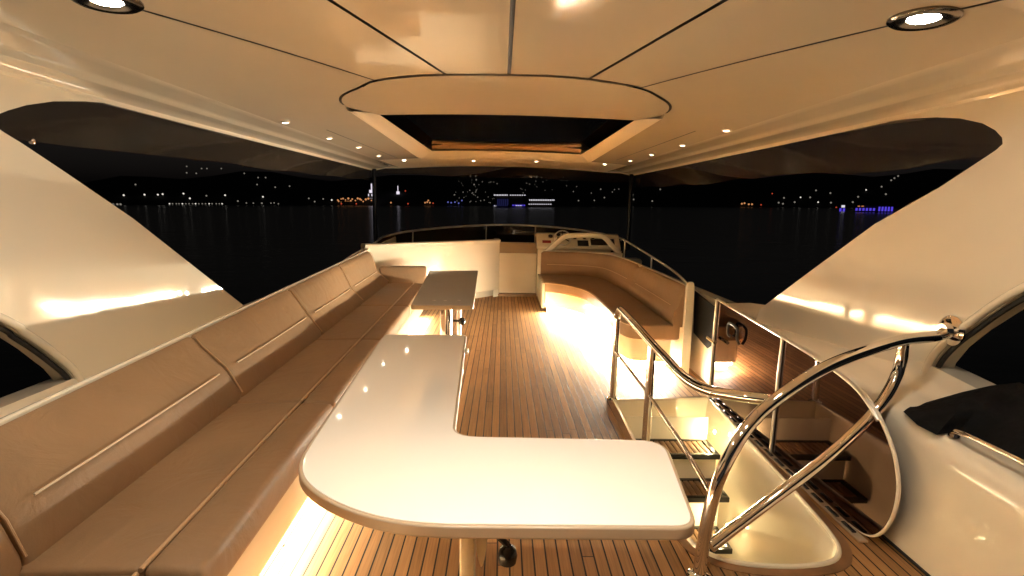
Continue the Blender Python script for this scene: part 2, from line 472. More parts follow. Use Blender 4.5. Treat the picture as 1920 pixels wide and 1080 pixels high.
# seams: (x at arc, direction)
S = [((-.69, 2.86), (-1.259, 1.76)), ((-.30, 2.735), (-.569, 1.788)), ((.02, 2.715), (.022, 1.7)), ((.43, 2.745), (.678, 1.693)), ((.73, 2.885), (1.322, 1.713))]
def seam_pt(i, Y):
    (x0, y0), (x1, y1) = S[i]
    t = (y0-Y)/(y0-y1)
    if i in (0, 4):
        t2 = t
        return x0+(x1-x0)*t2+(.05*t*(1-t)*(1 if i == 0 else -1))
    return x0+(x1-x0)*t
AFT = -1.5
def panel(xa, xb, ys, zoff=0):
    b = bmesh.new(); rows = []
    for Y in ys:
        a, c = xa(Y), xb(Y)
        rows.append([(a+(c-a)*k/10, Y, zc(a+(c-a)*k/10)+zoff) for k in range(11)])
    add_loft(b, rows); return b
def grid_panel(left, right, nx=10):   # left/right: lists of (x,y) same length
    b = bmesh.new()
    add_loft(b, [[(l[0]+(r[0]-l[0])*k/nx, l[1]+(r[1]-l[1])*k/nx, zc(l[0]+(r[0]-l[0])*k/nx)) for k in range(nx+1)] for l, r in zip(left, right)])
    return b
cl = lambda x: max(-EDGE, min(EDGE, x))
# four aft panels between seams: from the arc aft
for i in range(4):
    xa0, xb0 = S[i][0][0]+SEAMW, S[i+1][0][0]-SEAMW
    b = bmesh.new(); cols = []
    NX, NY = 12, 14
    for k in range(NX+1):
        t = k/NX; xs = xa0+(xb0-xa0)*t; ys0 = arc_y(xs)
        col = []
        for q in range(NY+1):
            s = q/NY; Y = ys0+(AFT-ys0)*s
            a = cl(seam_pt(i, Y)+SEAMW); c = cl(seam_pt(i+1, Y)-SEAMW)
            x = a+(c-a)*t
            col.append((x, Y, zc(x)))
        cols.append(col)
    add_loft(b, cols); obj('ceiling_panel', b, CEIL, ht, smooth=60)
# side panels: from outer seam round the oval and forward
def innerL(Y):
    if Y <= 2.85: return seam_pt(0, Y)-SEAMW
    if Y <= 3.55:
        pts = [(y, x) for x, y in ARCO if x < 0]
        pts.sort(); return interp(Y, pts)
    return interp(Y, [(3.55, -1.056), (FRONT_IN, -1.155)])
def innerR(Y):
    if Y <= 2.875: return seam_pt(4, Y)+SEAMW
    if Y <= 3.58:
        pts = [(y, x) for x, y in ARCO if x > 0]
        pts.sort(); return interp(Y, pts)
    return interp(Y, [(3.58, 1.086), (FRONT_IN, 1.195)])
ys = frange(.95, 2.86, 12)+frange(2.88, 3.6, 12)+frange(3.7, FRONT_IN, 14)
obj('ceiling_panel', panel(lambda Y: -EDGE, lambda Y: max(-EDGE, innerL(Y)), ys), CEIL, ht, smooth=60)
obj('ceiling_panel', panel(lambda Y: min(EDGE, innerR(Y)), lambda Y: EDGE, ys), CEIL, ht, smooth=60)
FY = 8.66
obj('ceiling_panel', panel(lambda Y: -EDGE, lambda Y: EDGE, frange(FRONT_IN+.004, FY, 8)), CEILF, ht, smooth=60)
# dark seam backing
b = bmesh.new()
def strip(b, pts, wd, dz):
    for p, q in zip(pts, pts[1:]):
        d = (Vector(q)-Vector(p)).normalized(); nn = Vector((-d.y, d.x))*wd
        f = [(p[0]+nn.x, p[1]+nn.y), (q[0]+nn.x, q[1]+nn.y), (q[0]-nn.x, q[1]-nn.y), (p[0]-nn.x, p[1]-nn.y)]
        b.faces.new([b.verts.new((x, y, zc(x)+dz)) for x, y in f])
for i in range(5):
    ptl = [(seam_pt(i, Y), Y) for Y in frange(AFT, S[i][0][1], 24) if abs(seam_pt(i, Y)) < EDGE]
    strip(b, ptl, .03, .008)
strip(b, ARCS, .03, .010)
obj('seam', b, DARK, ht, smooth=0)
b = bmesh.new()   # short hairline seams beside the side spotlights
strip(b, [(-1.495, 4.49), (-1.434, 7.12)], .006, -.002)
obj('seam', b, DARK, ht, smooth=0)
b = bmesh.new(); strip(b, [(1.49, 4.10), (1.447, 6.75)], .006, -.002)
obj('seam', b, DARK, ht, smooth=0)
# sunroof surround: visor, coaming sides
OPN = [(-.905, 3.87), (.95, 3.85), (.945, 6.43), (-.87, 6.40)]
sr = bmesh.new()
LIPZ = .022
def zs(x): return zc(x)-.004
arc_in = ARCI
rows = []
na = len(arc_in)
for x, y in arc_in:
    t = (x-arc_in[0][0])/(arc_in[-1][0]-arc_in[0][0])
    x1 = OPN[0][0]+(OPN[1][0]-OPN[0][0])*t; y1 = OPN[0][1]+(OPN[1][1]-OPN[0][1])*t
    rows.append([(x+(x1-x)*s, y+(y1-y)*s, zs(x+(x1-x)*s)) for s in (0, .25, .5, .75, 1)])
add_loft(sr, rows)
fr = obj('sunroof_frame', sr, CEIL, ht, smooth=60)
b = bmesh.new()
FR = [(-1.15, FRONT_IN), (1.19, FRONT_IN)]
wb = bmesh.new()
def side_strip(p_out, p_in, wall=True):
    rows = []; wallr = []
    for s in frange(0, 1, 8):
        o = Vector(p_out[0]).lerp(Vector(p_out[1]), s); i = Vector(p_in[0]).lerp(Vector(p_in[1]), s)
        rr = []
        for k, dz in ((0, .0), (.02, -.016), (.06, -.026), (.14, -.026), (.22, -.018), (.6, -.006), (1, 0)):
            q = o.lerp(i, k); rr.append((q.x, q.y, zc(q.x)+dz))
        rows.append(rr); wallr.append([(i.x, i.y, zc(i.x)), (i.x+math.copysign(.13, i.x), i.y, zc(i.x)+.09)])
    add_loft(b, rows)
    if wall: add_loft(wb, wallr)
side_strip([(-1.046, 3.56), FR[0]], [OPN[0], OPN[3]])
side_strip([FR[1], (1.076, 3.58)], [OPN[2], OPN[1]])
side_strip([FR[0], FR[1]], [OPN[3], OPN[2]], False)
obj('coaming_lip', b, CEILF, fr, smooth=50)
b = bmesh.new()
bead = [(-1.050, 3.60), (-1.148, 7.20), (-1.135, 7.262), (-1.08, 7.276), (1.12, 7.276), (1.175, 7.262), (1.186, 7.20), (1.080, 3.62)]  # added bead that imitates the bright highlight along the lip
bp3 = []
for (x0, y0), (x1, y1) in zip(bead, bead[1:]):
    nn = max(2, int(abs(x1-x0)/.1)+int(abs(y1-y0)/.3))
    bp3 += [(x0+(x1-x0)*k/nn, y0+(y1-y0)*k/nn) for k in range(nn)]
bp3.append(bead[-1])
add_tube(b, [(x, y, zc(x)-.006) for x, y in bp3], .010, 8); obj('lip_highlight_bead', b, GELW, fr)
wb.faces.ensure_lookup_table()
for sel in (lambda f: f.calc_center_median().x < 0, lambda f: f.calc_center_median().x > 0):
    c_ = wb.copy(); bmesh.ops.delete(c_, geom=[f for f in c_.faces if not sel(f)], context='FACES')
    obj('side_gasket', c_, DARK, fr)
wb.free()
b = bmesh.new()
fw = [(-.87, 6.40), (.945, 6.43)]
vs = []
for s in frange(0, 1, 10):
    p = Vector(fw[0]).lerp(Vector(fw[1]), s); bow = .05*(1-(2*s-1)**2)
    vs.append([(p.x, p.y+.004, zc(p.x)+.02), (p.x, p.y+.0, zc(p.x)+.035+bow*.3), (p.x, p.y-.03, zc(p.x)+.062+bow*.3)])
add_loft(b, vs); obj('recess_wall', b, RECESS, fr)
b = bmesh.new()
add_box(b, -1.02, 1.07, 3.72, 6.6, 2.206, 2.22); obj('glass', b, BLACKGLASS, fr)
# side fairings, swept along the hardtop edge
for sgn in (-1, 1):
    b = bmesh.new(); rows = []
    pr = [(EDGE, zc(EDGE)), (1.735, 2.080), (1.78, 2.076), (1.90, 2.069), (1.945, 2.061), (1.965, 2.048), (1.985, 2.046), (2.05, 2.043), (2.11, 2.036), (2.14, 2.026), (2.150, 2.012),
          (2.158, 2.004), (2.172, 2.004), (2.20, 2.03), (2.28, 2.10), (2.25, 2.19), (2.0, 2.27)]
    for Y in frange(AFT, FY, 40):
        t = max(0, (Y-4)/(FY-4)); lift = .022*t
        rows.append([(sgn*x, Y, z+(lift if x > EDGE else 0)*min(1, (x-EDGE)/.1)) for x, z in pr])
    add_loft(b, rows); obj('side_fairing', b, GEL, ht, smooth=35)
# front fairing
b = bmesh.new(); rows = []
for x in frange(-2.17, 2.17, 40):
    a = abs(x)
    z0 = zc(x) if a < EDGE else interp(a, [(EDGE, zc(EDGE)), (1.95, 2.082), (2.17, 2.032)])
    rows.append([(x, FY-.001, z0+.001), (x, FY+.02, z0-.014), (x, FY+.05, z0-.016), (x, FY+.07, z0-.004), (x, FY+.13, z0+.08), (x, FY+.05, z0+.19)])
add_loft(b, rows); obj('front_fairing', b, GEL, ht, smooth=35)
b = bmesh.new(); rows = []
for x in frange(-2.02, 2.02, 16): rows.append([(x, Y, 2.345-.022*x*x) for Y in (AFT, 3.7)])
add_loft(b, rows)
rows = []
for x in frange(-2.02, 2.02, 16): rows.append([(x, Y, 2.345-.022*x*x) for Y in (6.62, FY+.05)])
add_loft(b, rows)
for xa, xb in ((-2.02, -1.02), (1.07, 2.02)):
    add_loft(b, [[(x, Y, 2.345-.022*x*x) for Y in (3.7, 6.62)] for x in frange(xa, xb, 6)])
obj('roof_skin', b, GEL, ht)

# ------------------------------------------------------------------ downlights
def downlight(x, y, rl, rr, label, group, lens, name='downlight'):
    z = zc(x) if abs(x) < EDGE else 2.075
    t = thing(name, label, 'ceiling light', group); t.location = (x, y, z)
    t.rotation_euler = (0, math.atan(.044*x), 0)
    b = bmesh.new(); add_lathe(b, [(rr, .004), (rr*.99, -.006), (rr*.9, -.012), (rr*.66, -.011), (rl*1.12, -.006), (rl, .002)], (0, 0, 0), 32)
    b.faces.ensure_lookup_table()
    for f in [f for f in b.faces if len(f.verts) > 8]: b.faces.remove(f)
    obj('ring', b, STEEL_RING if rr > .06 else SATIN, t)
    b = bmesh.new(); b.faces.new([b.verts.new((rl*math.cos(2*math.pi*k/24), rl*math.sin(2*math.pi*k/24), -.005)) for k in range(24)][::-1])
    b.normal_update()
    obj('lens', b, lens, t, recalc=False)
    return t
downlight(-1.259, 1.76, .042, .098, 'large steel ringed downlight on the left ceiling seam', 'large ceiling downlights', LENS)
downlight(1.322, 1.713, .042, .098, 'large steel ringed downlight on the right ceiling seam', 'large ceiling downlights', LENS)
for x, nm in ((-.20, 'left'), (.22, 'right')):  # unseen lamps above the view, put in to whiten the near table
    t = downlight(x, .80, .042, .098, 'large unseen downlight added over the near end of the white table, %s one' % nm, 'large ceiling downlights', LENS)
    ld = bpy.data.lights.new('unseen_downlight_beam', 'SPOT'); ld.energy = 24; ld.color = (1, .90, .76); ld.spot_size = R(76); ld.spot_blend = 1.; ld.shadow_soft_size = .04
    lo = bpy.data.objects.new('unseen_downlight_beam', ld); COL.objects.link(lo); lo.location = (x, .80, zc(x)-.03); lo.rotation_euler = (R(7), 0, 0)
G2 = 'small ceiling spotlights'
names = ['nearest', 'second nearest', 'third nearest', 'farthest']
for k, (px, py) in enumerate([(535, 228), (617, 258), (672, 276), (710, 292)]):
    p = at_z(px, py, 2.09); downlight(p.x, p.y, .020, .034, 'small round spotlight in the left ceiling row, %s of four' % names[k], G2, SPOTL, 'spotlight')
for k, (px, py) in enumerate([(1362, 243), (1280, 271), (1222, 289), (1182, 301)]):
    p = at_z(px, py, 2.09); downlight(p.x, p.y, .020, .034, 'small round spotlight in the right ceiling row, %s of four' % names[k], G2, SPOTL, 'spotlight')
fn = ['leftmost', 'second from left', 'third from left', 'rightmost']
for k, (x, y) in enumerate([(-1.40, 7.42), (-.444, 7.75), (.478, 7.62), (1.42, 7.36)]):
    downlight(x, y, .022, .036, 'small round spotlight ahead of the sunroof, %s of four' % fn[k], G2, SPOTF if k in (0, 3) else SPOTL, 'spotlight')

# ------------------------------------------------------------------ support wings
TOE = .165
def wing_x(Y, z):
    """half breadth of the arch leg: its lower part toes in going forward, its top follows the hardtop edge"""
    k = min(1, max(0, (2.02-z)/.42)); k = k*k*(3-2*k)
    return min(2.30, 2.15-(TOE*(Y-2.4)+.035*(min(z, 1.7)-1.1))*k)
def on_wing(px, py, sgn):
    X = 2.15
    for _ in range(40):
        p = at_x(px, py, sgn*X); X = .5*X+.5*wing_x(p.y, p.z)
    return p
FWD_R = [(1450, 268), (1560, 246), (1640, 231), (1700, 223), (1755, 220), (1800, 222), (1842, 231), (1866, 244), (1879, 258), (1880, 270), (1868, 281), (1760, 352), (1640, 420), (1520, 508), (1424, 580)]
AFT_R = [(1738, 752), (1740, 715), (1752, 680), (1776, 650), (1815, 618), (1920, 548)]
FWD_L = [(460, 258), (330, 222), (230, 196), (160, 190), (100, 190), (50, 197), (15, 207), (0, 213), (-9, 223), (-9, 234), (4, 246), (40, 268), (250, 410), (400, 528), (462, 577)]
AFT_L = [(150, 735), (140, 712), (124, 692), (78, 655), (36, 627), (0, 604)]
for sgn, lab in ((-1, 'cream support arch panel sloping down to the long port sofa'), (1, 'cream support arch panel on starboard holding the handrail flange')):
    t = thing('support_arch', lab, 'support arch', 'hardtop support arches')
    fw = [on_wing(x, y, sgn) for x, y in (FWD_R if sgn > 0 else FWD_L)]
    af = [on_wing(x, y, sgn) for x, y in (AFT_R if sgn > 0 else AFT_L)]
    e = af[-1]
    poly = [(5.2, 2.058)]+[(p.y, p.z) for p in fw]+[(fw[-1].y+.10, .47), (af[0].y+.05, .44)]+[(p.y, p.z) for p in af]
    poly += [(e.y-.45, e.z+.36), (e.y-1.0, 1.90), (e.y-1.3, 2.0), (.2, 2.02), (.2, 2.10), (5.2, 2.10)]
    b = bmesh.new(); b.faces.new([b.verts.new((0, y, z)) for y, z in poly])
    for k in range(30):
        bmesh.ops.bisect_plane(b, geom=b.verts[:]+b.edges[:]+b.faces[:], plane_co=(0, .3+k*.16, 0), plane_no=(0, 1, 0))
    for k in range(18):
        bmesh.ops.bisect_plane(b, geom=b.verts[:]+b.edges[:]+b.faces[:], plane_co=(0, 0, .5+k*.09), plane_no=(0, 0, 1))
    ex = bmesh.ops.extrude_face_region(b, geom=b.faces[:])
    far = {v for v in ex['geom'] if isinstance(v, bmesh.types.BMVert)}
    for v in b.verts: v.co.x = sgn*(wing_x(v.co.y, v.co.z)+(.11 if v in far else 0))
    obj('panel', b, GEL, t, smooth=45)
    edge = [(p.y, p.z) for p in af]+[(e.y-.45, e.z+.36), (e.y-1.0, 1.90)]
    b = bmesh.new(); add_tube(b, catmull([(sgn*(wing_x(y, z)-.012), y+.012, z+.008) for y, z in edge], 6), .018, 12); obj('opening_moulding', b, GEL, t)
    b = bmesh.new(); add_tube(b, catmull([(sgn*(wing_x(y, z)+.014), y-.014, z-.010) for y, z in edge], 6), .012, 8); obj('gasket', b, DARK, t)
    if sgn < 0:
        b = bmesh.new(); add_box(b, -2.155, -2.135, 2.385, 2.415, 1.655, 1.70, .005); obj('hook', b, TRIM, t)
        b = bmesh.new(); add_lathe(b, [(.012, 0), (.012, .012), (.006, .016)], (-2.148, 2.44, 1.745), 12, Vector((1, 0, 0))); obj('stud', b, CHROME, t)

# corner posts and brown bands standing in for the ceiling's reflection
for sgn, lab in ((-1, 'thin dark left corner post under the hardtop front'), (1, 'thin dark right corner post under the hardtop front')):
    b = bmesh.new(); add_tube(b, [(2.125*sgn, FY-.02, .8), (2.125*sgn, FY-.02, 2.05)], .036, 16)
    tag(obj('corner_post', b, POSTM), lab, 'post', 'hardtop corner posts')
BAND_EDGE = {-1: [(60, 262), (140, 276), (250, 289), (340, 294), (420, 305), (500, 317), (600, 328), (695, 338)],
       1: [(1192, 352), (1250, 349), (1330, 345), (1420, 331), (1500, 327), (1600, 323), (1700, 318), (1790, 300)]}
TOPE = [(2.0, 2.0), (2.81, 2.005), (3.4, 2.02), (4.18, 2.035), (8.62, 2.055)]
for sgn, lab in ((-1, 'brown band standing in for the ceiling reflection along the port hardtop edge'), (1, 'brown band standing in for the ceiling reflection along the starboard hardtop edge')):
    pts = sorted(((p.y, p.z) for p in (at_x(x, y, 2.19*sgn) for x, y in BAND_EDGE[sgn])))
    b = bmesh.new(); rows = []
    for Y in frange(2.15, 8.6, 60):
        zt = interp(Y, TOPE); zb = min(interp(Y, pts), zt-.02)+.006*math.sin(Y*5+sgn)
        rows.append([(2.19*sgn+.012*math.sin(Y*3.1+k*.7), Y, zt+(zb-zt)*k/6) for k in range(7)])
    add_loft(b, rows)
    tag(obj('reflection_band', b, BAND_FILM, smooth=60), lab, 'reflection_band', 'reflection bands under the hardtop edge')
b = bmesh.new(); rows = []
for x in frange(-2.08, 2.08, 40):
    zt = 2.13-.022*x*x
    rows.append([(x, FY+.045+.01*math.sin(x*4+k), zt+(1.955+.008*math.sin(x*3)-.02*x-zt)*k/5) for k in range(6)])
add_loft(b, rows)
tag(obj('reflection_band', b, BAND_FILM, smooth=60), 'brown band standing in for the ceiling reflection across the front between the corner posts', 'reflection_band', 'reflection bands under the hardtop edge')

# ------------------------------------------------------------------ port sofa
sofa = thing('sofa', 'long tan leather sofa along the port side beside both tables', 'sofa')
def Rx(Y): return -1.36-.028*(Y-1.3)       # seat / back junction
def Fx(Y): return -.848-.028*(Y-1.35)      # seat front
SB = [-.02, 1.33, 2.61, 3.90, 5.25, 6.80]
for a, c in zip(SB, SB[1:]):
    b = bmesh.new(); g = .004
    a2, c2 = a+g, c-g
    sm = lambda Y: Rx(Y)+(Fx(Y)-Rx(Y))*.66
    z0, z1 = .325, .452
    add_cushion(b, [(Rx(a2)-.03, a2, z0), (sm(a2)-.002, a2, z0), (sm(c2)-.002, c2, z0), (Rx(c2)-.03, c2, z0),
                    (Rx(a2)-.03, a2, z1-.012), (sm(a2)-.002, a2, z1), (sm(c2)-.002, c2, z1), (Rx(c2)-.03, c2, z1-.012)], .020, .012)
    cu = obj('seat_cushion', b, LEATHER, sofa)
    b = bmesh.new()
    add_cushion(b, [(sm(a2)+.002, a2, z0), (Fx(a2)+.01, a2, z0), (Fx(c2)+.01, c2, z0), (sm(c2)+.002, c2, z0),
                    (sm(a2)+.002, a2, z1), (Fx(a2), a2, z1-.004), (Fx(c2), c2, z1-.004), (sm(c2)+.002, c2, z1)], .026, .010)
    obj('front_roll', b, LEATHER, cu)
    b = bmesh.new(); add_tube(b, [(sm(Y), Y, z1-.004) for Y in frange(a2+.004, c2-.004, 8)], .0078, 10); obj('piping', b, SEAM, cu)
BB = [-.02, 1.36, 2.68, 4.03, 5.40, 6.80]
def back_profile(Y, k=1.):
    jx = Rx(Y); kx = -1.42-.045*(Y-1.4); tx, tz = Tx(Y), Tz(Y)
    return [(jx+.0, .40), (jx-.004, .47), (kx+.012, .585), (kx-.006, .612), (tx+.05, tz-.055), (tx+.020, tz-.012), (tx-.003, tz), (tx-.012, tz-.03), (tx-.012, .62), (jx-.10, .40)], (kx, .602)
for a, c in zip(BB, BB[1:]):
    b = bmesh.new(); secs = []
    L_ = c-a; ysn = [a+.003, a+.006, a+.014, a+.028]+[a+L_*t for t in frange(.06, .94, 12)]+[c-.028, c-.014, c-.006, c-.003]
    ins = [.016, .009, .003, .0005]+[0]*13+[.0005, .003, .009, .016]
    for Y, i_ in zip(ysn, ins):
        pr, _ = back_profile(Y)
        cx = sum(p[0] for p in pr)/len(pr); czz = sum(p[1] for p in pr)/len(pr)
        puff = .010*(1-((Y-a)/L_*2-1)**4)
        q = []
        for j, (x, z) in enumerate(pr):
            d = Vector((cx-x, czz-z)); l = d.length
            d = d/l
            pf = puff if j in (1, 2, 3, 4) else 0
            q.append((x+d.x*i_+pf*.6, Y, z+d.y*i_+pf*.5))
        secs.append(q)
    add_loft(b, secs, close=True)
    bmesh.ops.recalc_face_normals(b, faces=b.faces[:])
    bc = obj('back_cushion', b, LEATHER, sofa, smooth=50)
    b = bmesh.new()
    add_tube(b, [(back_profile(Y)[1][0]+.010+.008*(1-((Y-a)/L_*2-1)**4), Y, .602+.004) for Y in frange(a+.10, c-.10, 10)], .0042, 8)
    obj('piping', b, PIPING, bc)
    b = bmesh.new()
    pth = [(x+.006, c, z+.003) for x, z in back_profile(c)[0][1:6]]
    add_tube(b, pth, .004, 6); obj('end_seam', b, SEAM, bc)
# return back cushion at the forward end
b = bmesh.new()
add_cushion(b, [(-1.60, 6.80, .42), (-1.04, 6.92, .42), (-1.04, 7.02, .42), (-1.60, 6.96, .42),
                (-1.66, 6.86, .655), (-1.04, 6.99, .655), (-1.04, 7.06, .65), (-1.66, 7.02, .65)], .025, .004)
obj('back_cushion', b, LEATHER, sofa)
# base
BASE = [(Fx(-.02)-.02, -.02), (Fx(3.4)-.02, 3.4), (Fx(6.8)-.02, 6.80), (-1.55, 6.80), (-1.55, -.02)]
b = bmesh.new(); add_prism(b, BASE, .130, .328, .006); obj('base', b, GELW, sofa)
b = bmesh.new(); plinth_wall(b, inset(BASE, .085), .003, .129); obj('plinth', b, GELW, sofa)
b = bmesh.new(); tape(b, [(Fx(-.0)-.02, 0.0), (Fx(1.8)-.02, 1.8), (Fx(3.6)-.02, 3.6)], .122, .025, .065); obj('led_strip', b, [LEDP, GELW], sofa, smooth=0)
b = bmesh.new(); tape(b, [(Fx(Y)-.02, Y) for Y in (3.65, 5.2, 6.7)], .122, .025, .065); obj('led_strip', b, [LEDF, GELW], sofa, smooth=0)
b = bmesh.new(); add_lathe(b, [(.006, 0), (.006, .004), (.003, .006)], (Fx(1.9)-.019, 1.93, .10), 10, Vector((1, 0, 0))); obj('screw', b, DARK, sofa)

# ------------------------------------------------------------------ forward port bulkhead
BH = [(-1.86, 6.95), (-1.60, 7.10), (-1.37, 7.26), (-.96, 7.58), (-.51, 7.94), (-.20, 8.24), (-.045, 8.42)]
BHS = smooth2(BH, 6)
bh = thing('bulkhead', 'cream curved bulkhead behind the small rectangular table', 'bulkhead')
def thick(path, d): return [(x+d*.62, y+d*-.0+d*.78) for x, y in path]
b = bmesh.new()
sec = []
for x, y in BHS:
    nx, ny = -.62, .78          # forward side
    pr = [(0, .09), (0, .90), (.012, .915), (.012, .918)]
    sec.append([(x, y, .125), (x, y, .40), (x, y, .88), (x+nx*-.012, y+ny*-.012, .90), (x+nx*-.03, y+ny*-.03, .925), (x+nx*-.032, y+ny*-.032, .94), (x+nx*-.02, y+ny*-.02, .949), (x+nx*.10, y+ny*.10, .949), (x+nx*.12, y+ny*.12, .93), (x+nx*.12, y+ny*.12, .0)])
add_loft(b, sec, close=True); obj('panel', b, GELW, bh, smooth=40)
b = bmesh.new(); add_prism(b, [(-.045, 8.42), (-.14, 8.32), (-.145, 8.75), (-.05, 8.75)], 0, .947, .01); obj('end_panel', b, GELW, bh)
b = bmesh.new(); LB = [(x, y) for x, y in BHS if x > -1.0]
tape(b, LB, .117, .022, .062); nf = len(b.faces); ribbon(b, offs(LB, .065), .095, .117); b.faces.ensure_lookup_table()
for f in b.faces[nf:]: f.material_index = 2
obj('led_strip', b, [LEDB, GELW, LEDS], bh, smooth=0)

# ------------------------------------------------------------------ companion door in the middle
cd = thing('companion_door', 'pale cream companionway door at the forward end of the deck', 'door')
b = bmesh.new(); add_box(b, -.045, .575, 8.47, 8.52, .05, .722, .008); obj('door_panel', b, GELW, cd)
b = bmesh.new(); add_prism(b, [(8.47, .726), (8.62, .885), (8.75, .885), (8.75, .726)], -.048, .58, 0, 2, 'x'); obj('hatch_slope', b, TRIM, cd)
b = bmesh.new(); add_box(b, -.06, .585, 8.40, 8.468, .002, .045, .006); obj('sill', b, MARGIN, cd)

# ------------------------------------------------------------------ helm console
hc = thing('helm_console', 'white helm console with round gauges and small wheel', 'helm console')
b = bmesh.new(); add_box(b, .585, 1.80, 8.44, 8.9, 0, .80, .02); obj('cabinet', b, GELW, hc)
b = bmesh.new()
add_prism(b, [(8.36, .80), (8.36, .84), (8.58, 1.045), (8.66, 1.06), (8.86, 1.03), (8.86, .80)], .56, 1.95, .02, 2, 'x'); obj('dashboard', b, GELW, hc)
nrm = Vector((0, -.205, .22)).normalized()
def dash(x, s, off=.006):      # s 0..1 up the slope
    return Vector((x, 8.36+.22*s, .84+.205*s))+nrm*off
def dash_box(x0, x1, s0, s1, M, name, parent, th=.008):
    b = bmesh.new(); c = [dash(x, s, o) for o in (-.004, th) for x, s in ((x0, s0), (x1, s0), (x1, s1), (x0, s1))]
    v = [b.verts.new(p) for p in c]
    for f in ((0,1,2,3),(4,5,6,7),(0,1,5,4),(1,2,6,5),(2,3,7,6),(3,0,4,7)): b.faces.new([v[i] for i in f])
    return obj(name, b, M, parent, smooth=0)
for x, s in ((.80, .78), (.93, .90), (1.05, .80), (.94, .62), (1.20, .70), (1.36, .72), (1.50, .72)):
    b = bmesh.new(); add_lathe(b, [(.042, 0), (.042, .012), (.034, .014)], dash(x, s, 0), 20, nrm)
    g = obj('gauge', b, CHROME, hc)
    b = bmesh.new(); add_lathe(b, [(.034, .0), (.033, .004)], dash(x, s, .0135), 20, nrm); obj('dial', b, DIAL, g)
dash_box(.66, .80, .30, .48, REDM, 'switch_panel', hc)
dash_box(1.24, 1.42, .12, .52, DIAL, 'screen', hc)
dash_box(1.46, 1.85, .20, .66, KNOB, 'instrument_cover', hc)
dash_box(.86, .90, .2, .45, SATIN, 'throttle', hc, .05)
wc = dash(.98, .30, .13)
wh = bmesh.new()
q = Vector((0, 0, 1)).rotation_difference(Vector((0, -.75, .45)).normalized())
add_tube(wh, [wc+q @ Vector((.13*math.cos(a), .13*math.sin(a), 0)) for a in frange(0, 2*math.pi, 28)[:-1]], .012, 8, closed=True)
whl = obj('steering_wheel', wh, SATIN, hc)
b = bmesh.new()
for a in (math.pi/2, math.pi*7/6, math.pi*11/6): add_tube(b, [wc, wc+q @ Vector((.125*math.cos(a), .125*math.sin(a), 0))], .007, 6)
add_lathe(b, [(.03, -.02), (.03, .01), (.015, .018)], wc, 14, Vector((0, -.75, .45)).normalized()); obj('spokes', b, KNOB, whl)

# moulded arch of the helm seat back
b = bmesh.new()
ap = catmull([(.70, 8.06, .79), (.78, 8.06, .86), (.93, 8.06, 1.00), (1.04, 8.06, 1.045), (1.28, 8.06, 1.06), (1.52, 8.06, 1.055), (1.63, 8.06, 1.01), (1.76, 8.06, .87), (1.86, 8.06, .79)], 6)
rows = []
for i, p in enumerate(ap):
    t = (ap[min(i+1, len(ap)-1)]-ap[max(i-1, 0)]).normalized(); nn = Vector((-t.z, 0, t.x))
    h, d = .040, .055
    row = []
    for k in range(16):
        a = 2*math.pi*k/16; ca, sa = math.cos(a), math.sin(a)
        row.append(p+nn*h*math.copysign(abs(ca)**.5, ca)+Vector((0, 1, 0))*d*math.copysign(abs(sa)**.5, sa))
    rows.append(row)
add_loft(b, rows, close=True)
ha = thing('helm_seat_back', 'cream moulded arch rising behind the curved starboard sofa', 'seat back')
obj('arch', b, GEL, ha)
b = bmesh.new(); add_box(b, .62, 1.90, 8.0, 8.12, .05, .80, .02); obj('backing', b, GELW, ha)

# ------------------------------------------------------------------ starboard sofa
ss = thing('sofa', 'curved tan leather corner sofa on starboard with glowing base', 'sofa')
JP = smooth2([(.60, 7.86), (.95, 7.82), (1.25, 7.74), (1.46, 7.54), (1.545, 7.1), (1.575, 6.5), (1.585, 5.9), (1.58, 5.2), (1.57, 4.50)], 6)
FRP = smooth2([(.585, 7.05), (.72, 6.98), (.88, 6.83), (1.02, 6.58), (1.10, 6.22), (1.12, 5.6), (1.115, 4.9), (1.13, 4.66), (1.19, 4.54), (1.30, 4.50)], 5)
SEAT = FRP+[(1.63, 4.50)]+JP[::-1][1:]
SEAT[-1] = (.575, 7.86)
b = bmesh.new(); add_prism(b, SEAT, .315, .458, .040, 5, ang=50); obj('seat_cushion', b, LEATHER, ss, smooth=60)
b = bmesh.new(); add_tube(b, [(x, y, .440) for x, y in FRP[:-3]], .004, 6); obj('piping', b, SEAM, ss)
def ribbon(bm, path, z0, z1):
    add_loft(bm, [[(p[0], p[1], z) for p in path] for z in (z0, z1)])
def plinth_wall(bm, poly, z0, z1):
    add_loft(bm, [[(p[0], p[1], z) for p in poly] for z in (z0, z1)], close=True, caps=False)
def offs(path, d):
    o = []
    for i, (x, y) in enumerate(path):
        a, c = path[max(i-1, 0)], path[min(i+1, len(path)-1)]
        t = Vector((c[0]-a[0], c[1]-a[1])).normalized(); o.append((x-t.y*d, y+t.x*d))
    return o
spl = [i for i, p in enumerate(JP) if p[1] > 6.2][-1]
